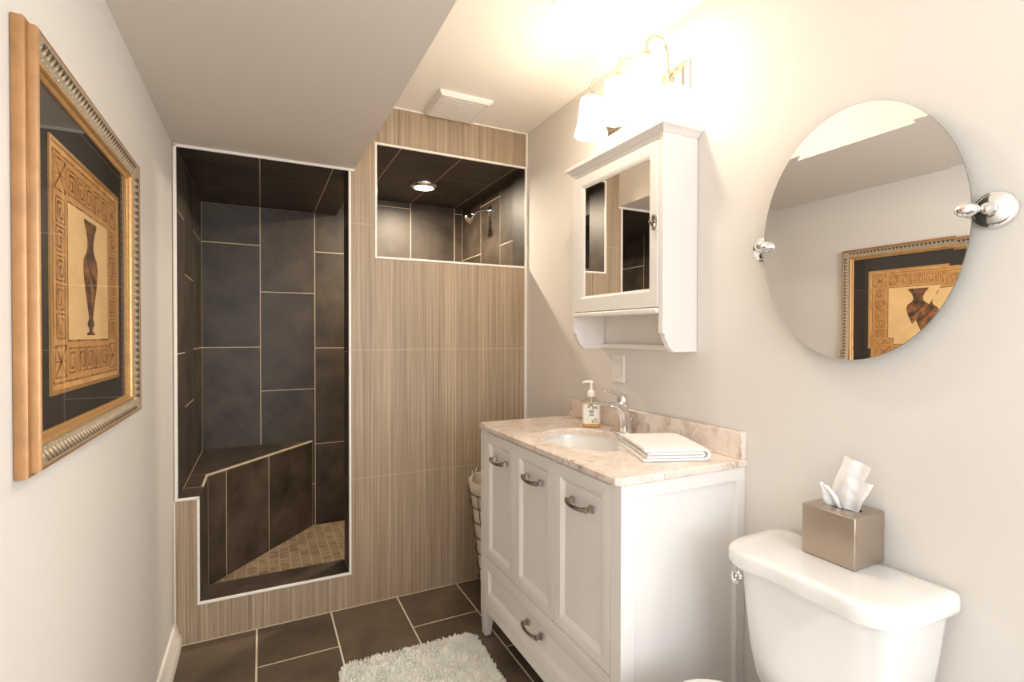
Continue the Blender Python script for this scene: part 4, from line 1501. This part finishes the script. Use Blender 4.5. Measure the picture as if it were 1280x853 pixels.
H1 = 0.128
a_ = sheet([(0, -.034), (.045 / H1, -.030), (.070 / H1, -.022), (.105 / H1, -.006), (1, .002)], [(0, .028), (.05 / H1, .038), (.085 / H1, .047), (.118 / H1, .061), (1, .063)], 0.004, 0.4, 0.0032)
for row in a_:
    for i, p in enumerate(row):
        row[i] = (p[0], p[1], TZ1 - 0.004 + (p[2] - TZ1 + 0.004) * (H1 - 0.014 * i / 26 * (p[2] - TZ1 + 0.004)))
mb.loft(a_, False, False, closed=False)
H2 = 0.078
a_ = sheet([(0, -.006), (0.5, -.002), (1, .016)], [(0, .036), (0.4, .048), (0.8, .066), (1, .073)], -0.008, 2.0, 0.003)
for row in a_:
    for i, p in enumerate(row):
        row[i] = (p[0], p[1], TZ1 - 0.004 + (p[2] - TZ1 + 0.004) * (H2 + 0.008 * (1 - i / 26)))
mb.loft(a_, False, False, closed=False)
H3 = 0.050
a_ = sheet([(0, -.042), (0.6, -.044), (1, -.046)], [(0, .0), (0.5, -.006), (1, -.030)], -0.010, 3.3, 0.004)
for row in a_:
    for i, p in enumerate(row):
        row[i] = (p[0], p[1], TZ1 - 0.004 + (p[2] - TZ1 + 0.004) * (H3 + 0.006 * (1 - i / 26)))
mb.loft(a_, False, False, closed=False)
mb.build('sheet', TISSUE, t, smooth=80, merge=False)

# ------------------------------------------------------------------ wire basket behind the vanity
BX, BY, BZ = 1.068, 2.235, 0.575
RT, RB = 0.170, 0.115
t = thing('laundry_basket', 'round wire laundry basket with cream cloth liner behind the vanity', 'basket', (BX, BY, 0))
mb = MB()
prof = [(RB - 0.004, 0.012), (RB + 0.008, 0.15), (RB + 0.028, 0.34), (RT - 0.006, 0.50), (RT + 0.003, 0.545), (RT + 0.007, 0.568), (RT + 0.004, 0.582), (RT - 0.008, 0.580), (RT - 0.014, 0.54), (RB + 0.02, 0.34), (RB - 0.01, 0.03), (0.0, 0.028)]
mb.lathe(prof, (BX, BY, 0.0), (0, 0, 1), 48)
for i, v in enumerate(mb.v):
    a = math.atan2(v.y - BY, v.x - BX)
    k = 1 + (0.018 if v.z > 0.53 else 0.006) * sin(a * 13 + v.z * 9) + 0.006 * sin(a * 29)
    v.x = BX + (v.x - BX) * k
    v.y = BY + (v.y - BY) * k
mb.build('liner', LINER, t, smooth=50, label='cream cloth liner folded over the rim')
mb = MB()


def ring(r, z, th):
    mb.tube([(BX + r * cos(2 * pi * k / 48), BY + r * sin(2 * pi * k / 48), z) for k in range(48)], th, 8, closed=True)


for z in (0.006, 0.09, 0.165, 0.24, 0.315, 0.39, 0.465, 0.53):
    q = min(1, z / 0.55)
    ring((RB + 0.006 + 0.032 * z / 0.34) if z < 0.34 else (RB + 0.038 + (RT - RB - 0.028) * (z - 0.34) / 0.19), z, 0.0028 if z < 0.5 else 0.003)
for k in range(6):
    a = 2 * pi * k / 6 + 0.35
    mb.tube([(BX + r * cos(a), BY + r * sin(a), z) for r, z in ((0.0, 0.006), (RB + .007, 0.006), (RB + .018, 0.15), (RB + .038, 0.34), (RT + .006, 0.50), (RT + .011, 0.53))], 0.0022, 6)
mb.build('wire_frame', WIRE, t, smooth=50)
mb = MB()
HA, HB, HC, HD = (0.899, 2.383, 0.634), (0.960, 2.440, 0.634), (0.962, 2.326, 0.634), (0.905, 2.253, 0.634)
pts = [Vector((0.899, 2.250, 0.545)), Vector(HD), Vector(HD) * 0.5 + Vector(HA) * 0.5, Vector(HA), Vector(HA) * 0.5 + Vector(HB) * 0.5, Vector(HB), Vector(HB) * 0.5 + Vector(HC) * 0.5, Vector(HC), Vector((0.935, 2.338, 0.545))]
mb.tube(pts, 0.003, 8)
mb.build('handle', CHROME, t, smooth=50)

# ------------------------------------------------------------------ bath mat
t = thing('bath_mat', 'cream shaggy bath mat on the dark tile floor before the vanity', 'bath mat', (0.53, 1.62, 0))
ang = radians(-2.0)


def matxy(u, v):
    x_, y_ = u - 0.53, v - 1.62
    return (0.53 + x_ * cos(ang) - y_ * sin(ang), 1.62 + x_ * sin(ang) + y_ * cos(ang))


mcx, mcy, mhx, mhy, mr = 0.522, 1.56, 0.277, 0.452, 0.06
mb = MB()
ol = rr(mcx, mcy, mhx - .008, mhy - .008, mr, 8)
mb.loft([[matxy(*p) + (z,) for p in ol] for z in (0.0012, 0.010)])
mb.build('backing', RUG, t)
mb = MB()
rnd = random.Random(11)


def inside(u, v):
    dx, dy = abs(u - mcx) - (mhx - mr), abs(v - mcy) - (mhy - mr)
    if dx > 0 and dy > 0:
        return math.hypot(dx, dy) < mr
    return dx < mr and dy < mr


V_, Fc = [], []
sp = 0.0056
u = mcx - mhx
while u < mcx + mhx:
    v = mcy - mhy
    while v < mcy + mhy:
        uu, vv = u + rnd.uniform(-.004, .004), v + rnd.uniform(-.004, .004)
        if inside(uu, vv):
            x_, y_ = matxy(uu, vv)
            nz = mnoise.noise(Vector((uu * 22, vv * 22, 0)))
            n2_ = mnoise.noise(Vector((uu * 22, vv * 22, 9)))
            lx = 0.009 * nz + rnd.uniform(-.007, .007)
            ly = 0.009 * n2_ - 0.003 + rnd.uniform(-.007, .007)
            hh = rnd.uniform(.018, .027) + 0.004 * nz
            w = rnd.uniform(.0022, .0036)
            a = rnd.uniform(0, 2 * pi)
            o_ = len(V_)
            for q in range(3):
                aa = a + 2 * pi * q / 3
                V_.append((x_ + w * cos(aa), y_ + w * sin(aa), 0.008))
            for q in range(3):
                aa = a + 2 * pi * q / 3
                V_.append((x_ + lx * .55 + w * 1.15 * cos(aa), y_ + ly * .55 + w * 1.15 * sin(aa), 0.008 + (hh - .008) * .7))
            V_.append((x_ + lx, y_ + ly, hh))
            for q in range(3):
                p = (q + 1) % 3
                Fc.append((o_ + q, o_ + p, o_ + 3 + p, o_ + 3 + q))
                Fc.append((o_ + 3 + q, o_ + 3 + p, o_ + 6))
        v += sp
    u += sp
mb.add(V_, Fc, 0)
mb.build('pile', RUG, t, smooth=80, merge=False, kind='stuff')
